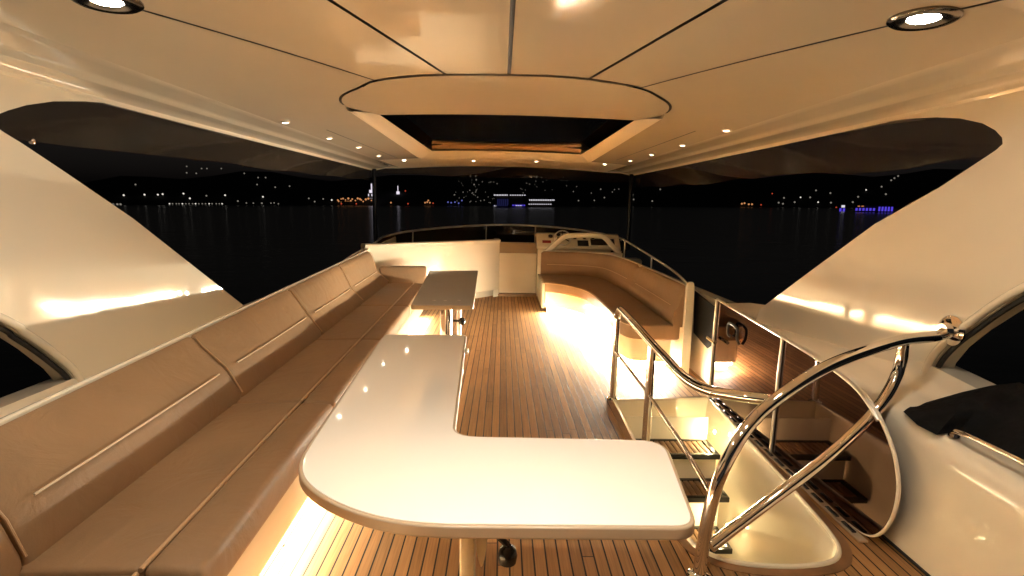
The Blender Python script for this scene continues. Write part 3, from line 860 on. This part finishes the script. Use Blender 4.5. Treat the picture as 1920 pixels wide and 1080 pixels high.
for seg in (JP[:spl+1], JP[spl:]):
    b = bmesh.new(); secs = []; nS = len(seg)
    # re-sample with soft ends
    L3 = [Vector((x, y, 0)) for x, y in seg]
    o1 = lambda d: offs(seg, d)
    prof = [(-.015, .42), (-.034, .49), (-.020, .585), (.022, .622), (.040, .70), (.062, .765), (.082, .80), (.108, .806), (.125, .78), (.125, .42)]
    lines = [o1(d) for d, z in prof]
    for i in range(nS):
        e = 0
        if i == 0 or i == nS-1: e = .022
        s = [(lines[j][i][0], lines[j][i][1], prof[j][1]) for j in range(len(prof))]
        c = Vector((sum(p[0] for p in s)/10, sum(p[1] for p in s)/10, .6))
        if e: s = [tuple(Vector(p).lerp(c, .12)) for p in s]
        secs.append(s)
    add_loft(b, secs, close=True); bc = obj('back_cushion', b, LEATHER, ss, smooth=50)
    b = bmesh.new(); ln = offs(seg, .010); add_tube(b, [(x, y, .612) for x, y in ln[2:-2]], .0042, 6); obj('piping', b, SEAM, bc)
BSE = inset(SEAT, .035)
b = bmesh.new(); add_prism(b, BSE, .100, .327, .012, 2, ang=60); obj('base', b, GELW, ss, smooth=50)
b = bmesh.new(); plinth_wall(b, inset(SEAT, .105), .003, .099); obj('plinth', b, GELW, ss, smooth=50)
LP = [p for p in inset(SEAT, .035)[:len(FRP)]]+[(1.60, 4.535)]
LP = [(.640, 7.10)]+LP[1:]
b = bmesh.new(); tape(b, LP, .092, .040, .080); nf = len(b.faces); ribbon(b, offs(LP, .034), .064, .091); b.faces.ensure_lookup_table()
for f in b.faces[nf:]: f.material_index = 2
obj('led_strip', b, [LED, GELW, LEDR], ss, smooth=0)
b = bmesh.new(); add_prism(b, [(1.638, .0), (1.722, .0), (1.716, .81), (1.706, .852), (1.692, .862), (1.662, .860), (1.642, .835)], 4.455, 4.495, .008, 3, 'y'); obj('end_panel', b, GELW, ss)
b = bmesh.new(); add_prism(b, [(.565, 7.05), (.60, 7.02), (.60, 8.02), (.565, 8.02)], .085, .44, .008); obj('side_panel', b, GELW, ss)
ob = offs(JP, .127); ob2 = offs(JP, .150)
b = bmesh.new(); add_loft(b, [[(p[0], p[1], .02), (p[0], p[1], .795), (p[0]*.5+q2[0]*.5, p[1]*.5+q2[1]*.5, .812), (q2[0], q2[1], .80), (q2[0], q2[1], .02)] for p, q2 in zip(ob, ob2)], close=True); obj('back_shell', b, GEL, ss)

# ------------------------------------------------------------------ dark side screen by the sofa end
b = bmesh.new()
add_prism(b, [(4.04, .70), (3.99, .45), (4.19, .33), (4.52, .385), (4.57, .768)], 1.755, 1.764, .003, 1, 'x')
tag(obj('side_screen', b, SCREEN), 'black tinted five sided screen between curved sofa and smoked panel', 'screen')

# ------------------------------------------------------------------ smoked balustrade panel
bp_ = thing('balustrade', 'smoked brown mirror panel with curved end along the stairwell', 'balustrade')
PX = 1.70
top = [(3.93, .80), (2.90, .742), (2.55, .715), (2.33, .68), (2.21, .63), (2.12, .56), (2.045, .47), (2.0, .36), (1.995, .25), (2.02, .15), (2.07, .07), (2.14, .025), (2.24, .012)]
ol = smooth2(top[1:], 4)
PAN = [(3.93, .80)]+ol+[(3.93, .012)]
b = bmesh.new(); add_prism(b, PAN, PX, PX+.012, .002, 1, 'x', ang=None); obj('panel', b, SMOKE, bp_, smooth=0)
b = bmesh.new()
add_tube(b, [(PX-.004, y, z) for y, z in [(3.93, .803)]+ol[:16]], .0095, 8); obj('top_rail', b, SATIN, bp_)
b = bmesh.new()
pth = [(PX+.010, y, z) for y, z in ol[9:]]
add_tube(b, pth, .0095, 10); obj('end_trim', b, GEL, bp_)
for y, z in ((3.925, .80), (2.96, .745)):
    b = bmesh.new(); add_tube(b, [(PX-.009, y, .0), (PX-.009, y, z)], .0095 if y < 3 else .0115, 12); obj('post', b, SATIN, bp_)
b = bmesh.new(); add_tube(b, catmull([(PX-.01, 3.64, .58), (PX-.03, 3.64, .60), (PX-.032, 3.63, .68), (PX-.032, 3.50, .67), (PX-.03, 3.49, .60), (PX-.01, 3.49, .56)], 4), .010, 8)
obj('latch', b, DARK, bp_)
b = bmesh.new(); add_tube(b, [(PX-.05, 3.94, .49), (PX-.05, 3.80, .485)], .014, 10); obj('hinge', b, CHROME, bp_)
b = bmesh.new(); add_prism(b, [(PX-.045, 2.10), (PX-.004, 2.10), (PX-.004, 3.90), (PX-.045, 3.90)], .0055, .014); obj('channel', b, TRIM, bp_)
for k in range(14):  # black dashes over beige imitate reflections in the rubber track
    y = 2.16+k*.124
    b = bmesh.new(); add_box(b, PX-.036, PX-.016, y, y+.088, .012, .020, .003); obj('track_dash', b, KNOB, bp_)

# ------------------------------------------------------------------ stairwell
st = thing('staircase', 'steep companion staircase with grated treads in the deck opening', 'staircase')
b = bmesh.new(); cx, cy = 1.24, 2.9
def shrink(p, s, tx): return (cx+(p[0]-cx)*s, cy+(p[1]-cy)*s)
lev = [(0.006, 0.0), (-.02, 0.004), (-.06, .012), (-.5, .03), (-1.5, .07)]
rows = []
for z, d in lev: rows.append([(p[0], p[1], z) for p in inset(WELL, d)])
add_loft(b, rows, close=True, caps=False)
b.faces.new([b.verts.new((p[0], p[1], -1.5)) for p in inset(WELL, .07)])
obj('well_lining', b, GEL, st, smooth=50)
b = bmesh.new()
rimp = inset(WELL, -.004)
add_tube(b, [(p[0], p[1], .008) for p in rimp], .011, 8, closed=True); obj('rim', b, GELW, st)
for y, z in ((3.31, -.19), (3.11, -.39), (2.99, -.68)):
    x0, x1 = .93, 1.55-.03*(-z)
    b = bmesh.new()
    for bx in ((x0, x1, y, y+.03), (x0, x1, y+.22, y+.25), (x0, x0+.04, y+.03, y+.22), (x1-.04, x1, y+.03, y+.22)): add_box(b, *bx, z-.035, z, .003)
    tr = obj('tread', b, KNOB, st)
    b = bmesh.new()
    k = x0+.05
    while k < x1-.06: add_box(b, k, k+.032, y+.032, y+.218, z-.03, z-.003, .002); k += .040
    obj('slat_grid', b, SLAT, tr)
    b = bmesh.new(); add_box(b, x0, x1, y+.252, y+.262, z-.04, z+.17); obj('riser', b, GEL, st)
for k, ((px, py, X), lab) in enumerate(zip([(1342, 810, 1.585), (1335, 857, 1.55), (1366, 985, 1.535)], ('top', 'middle', 'lowest'))):
    p = at_x(px, py, X)
    t = thing('courtesy_light', 'tiny round courtesy light on the stairwell wall, %s of three' % lab, 'step light', 'stairwell courtesy lights')
    b = bmesh.new(); add_lathe(b, [(.014, 0), (.014, .006), (.010, .008)], p, 12, Vector((-1, 0, 0))); obj('bezel', b, CHROME, t)
    b = bmesh.new(); add_lathe(b, [(.0095, 0), (.0085, .003)], p+Vector((-.0085, 0, 0)), 12, Vector((-1, 0, 0))); obj('lens', b, COURT, t)

# ------------------------------------------------------------------ stair handrail
hr = thing('handrail', 'polished steel handrail curving around the open stairwell', 'handrail')
RA = .0265
b = bmesh.new()
pA = [(.893, 3.84, .0), (.893, 3.84, .60), (.893, 3.825, .68), (.894, 3.77, .735), (.895, 3.70, .745), (.90, 3.3, .725), (.90, 2.94, .705), (.905, 2.70, .690), (.925, 2.45, .665), (.965, 2.28, .665), (1.04, 2.14, .690), (1.135, 2.035, .712)]
add_tube(b, catmull(pA, 6), RA*.95, 16); obj('top_rail', b, CHROME, hr)
b = bmesh.new(); add_tube(b, [(.90, 2.94, .0), (.90, 2.94, .70)], RA*.95, 16); obj('post', b, CHROME, hr)
b = bmesh.new(); add_tube(b, [(.893, 3.84, .395), (.90, 2.94, .385), (.885, 2.3, .375), (.86, 1.90, .365)], .0115, 10); obj('mid_rail', b, CHROME, hr)
# loop lies in one upright plane from the deck to the arch
W0 = Vector((.834, 1.887, 0)); W1 = on_wing(1785, 620, 1); W1.x -= .02
dirp = Vector((W1.x-W0.x, W1.y-W0.y, 0)); npl = dirp.cross(Vector((0, 0, 1)))
def lp(x, y): d = ray(x, y); return EYEP+d*((W0-EYEP).dot(npl)/d.dot(npl))
outer = [lp(1310, 1082)-Vector((0, 0, .0))]+[lp(*p) for p in ((1325, 985), (1350, 893), (1400, 803), (1460, 746), (1560, 683), (1680, 641), (1755, 630))]+[W1]
b = bmesh.new(); add_tube(b, catmull(outer, 8), RA, 16); obj('loop', b, CHROME, hr)
inner = [lp(*p) for p in ((1693, 645), (1683, 700), (1642, 770), (1560, 850), (1470, 920), (1332, 1024))]
b = bmesh.new(); add_tube(b, catmull(inner, 8), RA*.95, 16); obj('inner_loop', b, CHROME, hr)
b = bmesh.new(); add_lathe(b, [(.074, 0), (.074, .007), (.064, .016), (.040, .024), (.033, .05)], (W1.x+.018, W1.y, W1.z), 24, Vector((-1, 0, 0))); obj('flange', b, CHROME, hr)
for x, y in ((.893, 3.84), (.90, 2.94), (outer[0].x, outer[0].y)):
    b = bmesh.new(); add_lathe(b, [(.046, .005), (.046, .010), (.036, .016), (.028, .024)], (x, y, 0), 20); obj('foot_flange', b, CHROME, hr)

# ------------------------------------------------------------------ canvas cover at right edge
near = [at_z(x, y, .625) for x, y in ((1694, 769), (1722, 789), (1758, 803), (1800, 798), (1832, 808), (1870, 826), (1925, 858), (2010, 905))]
far = [at_z(1742, 756, .625)]+[Vector((2.13+.02*k, 2.33-.10*k, 0)) for k in range(1, 8)]
b = bmesh.new(); rows = []
for (n_, f_), k in zip(zip(near, far), range(8)):
    zl = interp(n_.y, ZL)
    row = []
    for q in range(9):
        t = q/8; p = n_.lerp(f_, t)
        row.append((p.x, p.y, zl+.004+(.034+.012*math.sin(k*1.7+q*1.1))*min(1, math.sin(math.pi*min(1, t*1.4+.0))*1.3 if t < .4 else 1)*min(1, .35+k*.5)+.16*t*min(1, k*.4)))
    rows.append(row)
add_loft(b, rows); bmesh.ops.solidify(b, geom=b.faces[:], thickness=.006)
tag(obj('canvas_cover', b, CANVAS), 'black folded canvas cover on the right ledge by the opening', 'cover')
b = bmesh.new(); add_tube(b, catmull([(1.87, 1.95, .60), (1.86, 1.9, .63), (1.86, 1.5, .635), (1.86, .8, .63)], 5), .011, 10); add_lathe(b, [(.022, 0), (.02, .012)], (1.87, 1.95, .598), 14)
tag(obj('ledge_rail', b, CHROME), 'short steel grab rail on the ledge below the canvas cover', 'rail')

# ------------------------------------------------------------------ tables
lt = thing('dining_table', 'white L shaped dining table in the foreground', 'table', 'tables')
TL = [(-.708, 3.02), (-.672, 2.4), (-.640, 1.85), (-.622, 1.58), (-.608, 1.47), (-.575, 1.385), (-.52, 1.315), (-.44, 1.25), (-.34, 1.195), (-.235, 1.162), (-.12, 1.150)]
tb = smooth2(TL, 4)
rest = round_poly([(-.12, 1.150), (.50, 1.148), (.568, 1.636), (-.152, 1.655), (-.208, 3.035), (-.708, 3.02)], [0, .06, .10, .075, .03, .03])
LTP = tb[1:-1]+rest
b = bmesh.new(); add_prism(b, LTP, .684, .7185, .006, 3, ang=None); obj('edge_band', b, TRIM, lt, smooth=50)
b = bmesh.new(); add_prism(b, inset(LTP, .011), .69, .7205, .0015, 2, ang=None); obj('tabletop', b, TABLE, lt, smooth=50)
b = bmesh.new(); add_box(b, -.112, -.068, 1.36, 1.46, 0, .672, .012); pdn = obj('pedestal', b, GELW, lt)
b = bmesh.new(); add_prism(b, smooth2([(-.066, .672), (-.066, .52), (-.060, .46), (-.048, .42), (-.036, .46), (-.030, .55), (-.030, .672)], 4), 1.39, 1.43, .006, 2, 'y'); obj('brace', b, GELW, lt)
b = bmesh.new(); add_tube(b, [(-.03, 1.36, .58), (.028, 1.36, .52)], .010, 8); add_lathe(b, [(.010, -.03), (.026, -.02), (.029, .0), (.024, .022), (.012, .032)], (.030, 1.36, .485), 16); obj('clamp_knob', b, KNOB, lt)
b = bmesh.new(); add_lathe(b, [(.13, 0), (.13, .01), (.06, .02), (.052, .05), (.052, .64), (.075, .65), (.075, .672)], (-.45, 2.55, .0), 24); obj('column', b, CHROME, lt)
for y in (2.35, 2.72):
    b = bmesh.new(); add_box(b, -.197, -.178, y, y+.05, .688, .712, .004); obj('hinge', b, SATIN, lt)
ft = thing('side_table', 'small rectangular table on a steel column before the bulkhead', 'table', 'tables')
FT = round_poly([(-.862, 6.06), (-.283, 6.13), (-.219, 3.955), (-.706, 3.92)], [.03, .03, .04, .04])
b = bmesh.new(); add_prism(b, FT, .684, .7185, .006, 3, ang=None); obj('edge_band', b, TRIM, ft, smooth=50)
b = bmesh.new(); add_prism(b, inset(FT, .011), .69, .7205, .0015, 2, ang=None); obj('tabletop', b, TABLE, ft, smooth=50)
b = bmesh.new(); add_lathe(b, [(.14, 0), (.14, .01), (.07, .02), (.054, .05), (.054, .60)], (-.505, 4.62, .0), 28); col_ = obj('column', b, CHROME, ft)
b = bmesh.new(); add_lathe(b, [(.066, .575), (.068, .60), (.068, .632), (.06, .672)], (-.505, 4.62, .0), 28); obj('collar', b, KNOB, col_)
b = bmesh.new(); add_tube(b, [(-.385, 4.60, .672), (-.385, 4.60, .20)], .021, 12); obj('strut', b, SATIN, ft)
b = bmesh.new(); add_tube(b, [(-.44, 4.56, .455), (-.385, 4.55, .455)], .010, 8); add_lathe(b, [(.012, -.035), (.028, -.02), (.030, .012), (.014, .035)], (-.355, 4.55, .455), 14); obj('clamp_knob', b, KNOB, ft)
b = bmesh.new()
for x, y in ((-.55, 4.13), (-.46, 4.13), (-.35, 4.15)): add_lathe(b, [(.014, .7205), (.014, .7225), (.010, .723)], (x, y, 0), 12)
obj('fixing', b, SATIN, ft)

# ------------------------------------------------------------------ windscreen and rails
ws = thing('windscreen', 'low dark tinted windscreen under a curved steel rail', 'windscreen')
rp = [(-2.1, 8.75), (-1.95, 8.98), (-1.6, 9.22), (-1.0, 9.44), (-.5, 9.54), (0, 9.58), (.5, 9.54), (1.06, 9.42), (1.6, 9.2), (1.95, 8.95), (2.08, 8.75)]
rz = [.90, .955, 1.02, 1.085, 1.12, 1.143, 1.14, 1.115, 1.06, 1.0, .965]
rpath = catmull([(x, y, z) for (x, y), z in zip(rp, rz)], 5)
b = bmesh.new(); add_tube(b, rpath, .018, 10); obj('rail', b, SATIN, ws)
b = bmesh.new(); add_loft(b, [[(p.x, p.y+.02, p.z-.012), (p.x, p.y+.03, .60)] for p in rpath]); obj('glass', b, TINT, ws)
for i in (10, 22, 31, 42):
    p = rpath[i]; b = bmesh.new(); add_tube(b, [p, (p.x-.01, p.y-.02, .62)], .011, 8); obj('stanchion', b, SATIN, ws)
rr_ = thing('side_rail', 'thin steel rail above the curved starboard sofa', 'rail', 'side rails')
b = bmesh.new(); P = [(2.02, 8.7, .95)]+[tuple(at_x(x, y, 1.87)) for x, y in ((1170, 450), (1215, 477), (1265, 510), (1302, 545))]+[(1.80, 4.05, .705)]
add_tube(b, catmull(P, 5), .013, 10); obj('rail', b, SATIN, rr_)
for x, y in ((1172, 452), (1222, 482)):
    p = at_x(x, y, 1.87); b = bmesh.new(); add_tube(b, [p, (p.x, p.y, .70)], .010, 8); obj('stanchion', b, SATIN, rr_)
rl_ = thing('side_rail', 'thin steel rail above the long port sofa back', 'rail', 'side rails')
b = bmesh.new(); add_tube(b, catmull([(-2.02, 8.7, .93)]+[tuple(at_x(x, y, -1.90)) for x, y in ((700, 457), (660, 479), (620, 506))]+[(-1.86, 4.6, .765), (-1.84, 3.9, .745)], 5), .013, 10); obj('rail', b, SATIN, rl_)
for x, y in ((668, 474), (637, 494)):
    p = at_x(x, y, -1.90); b = bmesh.new(); add_tube(b, [p, (p.x, p.y, .66)], .010, 8); obj('stanchion', b, SATIN, rl_)

# ------------------------------------------------------------------ sea, far shore
r1, r2 = ray(400, 380.0).normalized(), ray(1400, 383.8).normalized()
NS = r1.cross(r2).normalized()
if NS.z < 0: NS = -NS
SEAH = 6.5
S0 = EYEP-NS*SEAH
qs = Vector((0, 0, 1)).rotation_difference(NS)
SM = mat('night_water', (.003, .0035, .004), rough=.19, ior=1.33)
nt = SM.node_tree; N = nt.nodes; L = nt.links
tc = [n_ for n_ in N if n_.type == 'TEX_COORD'][0]
mp = N.new('ShaderNodeMapping'); mp.inputs['Scale'].default_value = (.10, .22, 1); L.new(tc.outputs['Object'], mp.inputs['Vector'])
nz = N.new('ShaderNodeTexNoise'); nz.inputs['Scale'].default_value = 1; nz.inputs['Detail'].default_value = 6; L.new(mp.outputs[0], nz.inputs['Vector'])
bpn = N.new('ShaderNodeBump'); bpn.inputs['Strength'].default_value = .25; bpn.inputs['Distance'].default_value = .6
L.new(nz.outputs['Fac'], bpn.inputs['Height']); L.new(bpn.outputs['Normal'], N['Principled BSDF'].inputs['Normal'])
b = bmesh.new(); s = 9000
b.faces.new([b.verts.new(p) for p in ((-s, -s, 0), (s, -s, 0), (s, s, 0), (-s, s, 0))])
sea = obj('sea', b, SM, smooth=0); sea.location = S0; sea.rotation_mode = 'QUATERNION'; sea.rotation_quaternion = qs
tag(sea, 'black night sea stretching to the far shore', 'sea', kind='structure')
def on_sea(px, py=386.):                     # point of the water surface seen there
    d = ray(px, py); t = -SEAH/d.dot(NS); return EYEP+d*t
SHORE = 1500.; SLOPE = .24
def azdir(px):
    d = ray(px, 382); d = d-NS*d.dot(NS); return d.normalized()
def hill_pt(dirv, d):
    return S0+dirv*d+NS*max(0, (d-SHORE)*SLOPE)
b = bmesh.new(); rows = []
for i in range(121):
    px = -2400+i*56
    dv = azdir(px) if -3000 < px < 5000 else None
    ridge = 1950+160*math.sin(i*.21+1)+90*math.sin(i*.53)+60*math.sin(i*1.37)
    rows.append([hill_pt(dv, SHORE-2)-NS*4, hill_pt(dv, SHORE), hill_pt(dv, (SHORE+ridge)/2)+NS*random.uniform(-4, 4), hill_pt(dv, ridge), S0+dv*(ridge+500)+NS*(ridge-SHORE)*SLOPE*.6])
add_loft(b, rows)
HM = mat('dark_hillside', (.012, .012, .011), rough=.9, var=.4, vscale=.01)
tag(obj('hills', b, HM), 'black wooded hills behind the far shore', 'hills', kind='structure')
def on_hill(px, py):
    d = ray(px, py).normalized(); e = d.dot(NS); hz = d-NS*e; hl = hz.length
    # S0 + NS*(SEAH + k e) with k*hl = dist
    k = (SEAH+SLOPE*SHORE)/(SLOPE*hl-e)
    if k*hl < SHORE: k = SHORE/hl
    return EYEP+d*k*.985
def bead(name, col, st, r):
    b = bmesh.new(); bmesh.ops.create_icosphere(b, subdivisions=1, radius=r)
    me = bpy.data.meshes.new(name); b.to_mesh(me); b.free(); me.materials.append(emit(name, col, st)); return me
BE = {'w': bead('white_lamp_glow', (1, .93, .82), .6, 2.3), 'd': bead('dim_lamp_glow', (1, .9, .75), .13, 2.3), 'o': bead('orange_lamp_glow', (1, .42, .16), .38, 2.6),
      'r': bead('red_lamp_glow', (1, .12, .05), .32, 2.2), 'b': bead('blue_lamp_glow', (.25, .28, 1), .3, 2.4)}
LBL = {'w': ('bright white lamp glowing on the dark far shore', 'bright white lamps on the far shore'), 'd': ('faint dim lamp glimmering on the dark far hillside', 'faint lamps on the far hillside'),
       'o': ('orange lamp glowing along the far waterfront', 'orange lamps on the far waterfront'), 'r': ('red lamp glowing on the far shore', 'red lamps on the far shore'), 'b': ('blue lamp glowing along the far waterfront', 'blue lamps on the far waterfront')}
def lamp(k, px, py, s=1):
    o = bpy.data.objects.new('shore_lamp', BE[k]); COL.objects.link(o)
    o.location = on_hill(px, py); o.scale = (s,)*3
    tag(o, LBL[k][0], 'shore light', LBL[k][1])
for p in [(232, 366), (271, 365), (296, 365), (305, 364), (344, 363), (356, 372), (422, 366), (493, 369), (622, 375)]: lamp('w', *p)
for p in [(350, 312), (350, 324), (368, 325), (388, 316), (378, 316), (415, 316), (458, 325), (484, 333), (498, 333), (482, 346), (516, 351), (543, 349), (254, 346), (387, 367), (446, 377), (491, 381), (579, 372), (590, 378), (606, 373)]: lamp('d', *p)
for k in range(17): lamp('d' if k % 4 else 'w', 318+k*6.2+random.uniform(-1, 1), 382, .75)
for x in (206, 212, 220, 226): lamp('d', x, 383, 1.1)
for x in (462, 475, 508, 514, 522): lamp('d', x, 382+random.uniform(-2, .5), .8)
for k in range(16): lamp('o', 632+k*4.2+random.uniform(-1.5, 1.5), 378-random.uniform(0, 6), random.uniform(.7, 1.3))
for p in [(797, 380), (801, 379), (806, 380), (803, 376), (733, 380)]: lamp('o', *p)
for p in [(760, 358), (765, 382), (640, 382), (668, 382), (812, 381)]: lamp('r', *p)
for k in range(44): lamp('d', 845+random.uniform(0, 90), random.uniform(334, 381), random.uniform(.35, .75))
for k in range(22): lamp('d', 975+random.uniform(0, 95), random.uniform(330, 362), random.uniform(.35, .7))
for k in range(12): lamp('d', 1075+random.uniform(0, 115), random.uniform(345, 382), random.uniform(.6, 1.))
for p in [(840, 379), (846, 380), (853, 379), (860, 381), (866, 376)]: lamp('b', *p)
for p in [(882, 330), (892, 330), (996, 331), (1006, 332), (893, 337), (889, 346)]: lamp('d', *p, 1.1)
for p in [(1501, 370), (1624, 356), (1534, 379)]: lamp('w', *p, .85)
for p in [(1470, 371), (1238, 355), (1180, 372), (1188, 374), (1223, 377), (1557, 362), (1558, 380), (1599, 379), (1609, 369), (1653, 350), (1671, 338), (1677, 334), (1684, 330), (1661, 364), (1460, 380), (1468, 382), (1490, 379), (1519, 370), (1530, 357)]: lamp('d', *p, 1.05)
for p in [(1396, 381), (1404, 383), (1410, 383), (1391, 382)]: lamp('o', *p)
for p in [(1427, 384), (1448, 363), (1568, 389)]: lamp('r', *p, .9)

# lit waterfront buildings
WALL = mat('night_wall', (.05, .035, .03), rough=.8)
GLOW_O = emit('orange_glow', (1, .38, .12), .32); GLOW_W = emit('floodlit_white', (.9, .82, .95), .6); GLOW_R = emit('red_facade_glow', (1, .16, .06), .4)  # glowing patches stand in for floodlight falling on the facades
WIN_B = emit('lit_blue_deck', (.14, .15, .7), .045); WIN_WH = emit('white_deck_lamps', (.95, .92, 1), .5); WIN_V = emit('violet_deck_glow', (.13, .08, 1), .42)
def frame_at(p):
    d = p-EYEP; d = (d-NS*d.dot(NS)).normalized(); return d, d.cross(NS).normalized()
def wall_building(px, wpx, hpx, wm, label, rows=2, name='waterfront_building', dome=False):
    p = on_sea(px, 385.3); d, rt = frame_at(p); sc = (p-EYEP).length/F_PX
    W, H = wpx*sc/2, hpx*sc
    b = bmesh.new()
    def bx(x0, x1, z0, z1, y0, y1, mi):
        vs = [b.verts.new(p+rt*x+NS*z+d*y) for x in (x0, x1) for z in (z0, z1) for y in (y0, y1)]
        for f in ((0,1,3,2),(4,6,7,5),(0,4,5,1),(2,3,7,6),(0,2,6,4),(1,5,7,3)):
            ff = b.faces.new([vs[i] for i in f]); ff.material_index = mi
    bx(-W, W, 0, H, 0, 20, 0)
    nw = max(2, int(wpx/2.6))
    for r_ in range(rows):
        for k in range(nw):
            if random.random() < .22: continue
            x = -W+2*W*(k+.5)/nw
            bx(x-W/nw*.55, x+W/nw*.55, H*(r_+.22)/rows, H*(r_+.78)/rows, -.6, -.1, 1)
    if dome:
        bx(-W*.62, W*.62, H, H*1.25, 2, 14, 1); bx(-W*.15, W*.15, H*1.25, H*1.75, 6, 9, 1)
    tag(obj(name, b, [WALL, wm], smooth=0), label, 'building', 'lit buildings on the far waterfront')
for k, (px, wp, hp) in enumerate([(640, 10, 7), (653, 12, 9), (667, 13, 8), (681, 11, 10)]):
    wall_building(px, wp, hp, GLOW_O, ['orange lit low building at the left end of its row on the far waterfront', 'orange lit building second from left in its far waterfront row', 'wide orange lit building third from left in its far waterfront row', 'tallest orange lit building beside the left white tower'][k])
wall_building(698, 14, 22, GLOW_W, 'white floodlit domed tower left of the dark corner post', 3, 'domed_tower', True)
wall_building(747, 9, 20, GLOW_W, 'white floodlit domed tower right of the dark corner post', 3, 'domed_tower', True)
wall_building(725, 8, 12, GLOW_W, 'small pale lit house between the two white towers', 2)
wall_building(736, 9, 11, GLOW_R, 'red lit hall next to the right white tower', 2)
wall_building(801, 17, 8, GLOW_R, 'wide red lit hall standing alone on the far waterfront', 1)

# vessels
def ship(px, py, wpx, rows, label, hullh=3., name='ferry', cat='ship', sup=None):
    p = on_sea(px, py); d, rt = frame_at(p); sc = (p-EYEP).length/F_PX
    W = wpx*sc/2
    t = thing(name, label, cat); t.location = p; t.rotation_mode = 'QUATERNION'
    M3 = Matrix((rt, d, NS)).transposed(); t.rotation_quaternion = M3.to_quaternion()
    b = bmesh.new()
    hh = hullh*sc
    add_prism(b, [(-W, hh), (-W*.92, -.5), (W*.9, -.5), (W*1.06, hh)], 0, W*.25, 0, 1, 'y'); obj('hull', b, WALL, t, smooth=0)
    topz = max(r_[0] for r_ in rows)*sc+sc
    b = bmesh.new(); add_prism(b, [(-W*.9, hh), (W*.85, hh), (W*.7, topz), (-W*.8, topz)], W*.02, W*.22, 0, 1, 'y'); obj('superstructure', b, WALL, t, smooth=0)
    for z, x0, x1, M, th, n_ in rows:
        b = bmesh.new()
        for k in range(n_):
            a = (x0+(x1-x0)*k/n_)*W; c = (x0+(x1-x0)*(k+.62)/n_)*W if n_ > 1 else x1*W
            add_box(b, a, c, -1.5, -.6, z*sc-th*sc/2, z*sc+th*sc/2)
        obj('deck_lights', b, M, t, smooth=0)
ship(956, 389, 62, [(3.5, -1, -.1, WIN_B, 2.2, 9), (4, .15, .95, WIN_V, 2.4, 6), (10, -.75, -.05, WIN_B, 11, 6), (22.5, -.95, -.1, WIN_WH, 2.2, 9), (22.5, 0, .98, WIN_WH, 1.5, 7), (3, -.95, -.80, WIN_WH, 2, 2), (3.5, .35, .75, WIN_WH, 1.6, 3)], 'large passenger ship with white lamp rows and blue lit decks', 4, 'passenger_ship')
ship(1015, 389, 50, [(13.5, -.9, 1, WIN_WH, 2.4, 15), (6, -.95, .8, WIN_WH, 1.3, 11)], 'long ferry with two rows of white deck lamps', 3)
ship(1639, 398, 48, [(4.2, -1, .1, WIN_V, 4, 6), (5, .2, 1, WIN_V, 6.5, 5), (9, -.9, -.5, GLOW_O, 1.5, 2)], 'boat with glowing violet deck at the right shore', 3, 'party_boat', 'boat')
ship(1580, 396, 9, [(7.5, -.5, .5, WIN_WH, 3.5, 1), (2, -1, 1, WIN_V, 5, 2)], 'small boat with white masthead lamp and blue glow', 2, 'small_boat', 'boat')
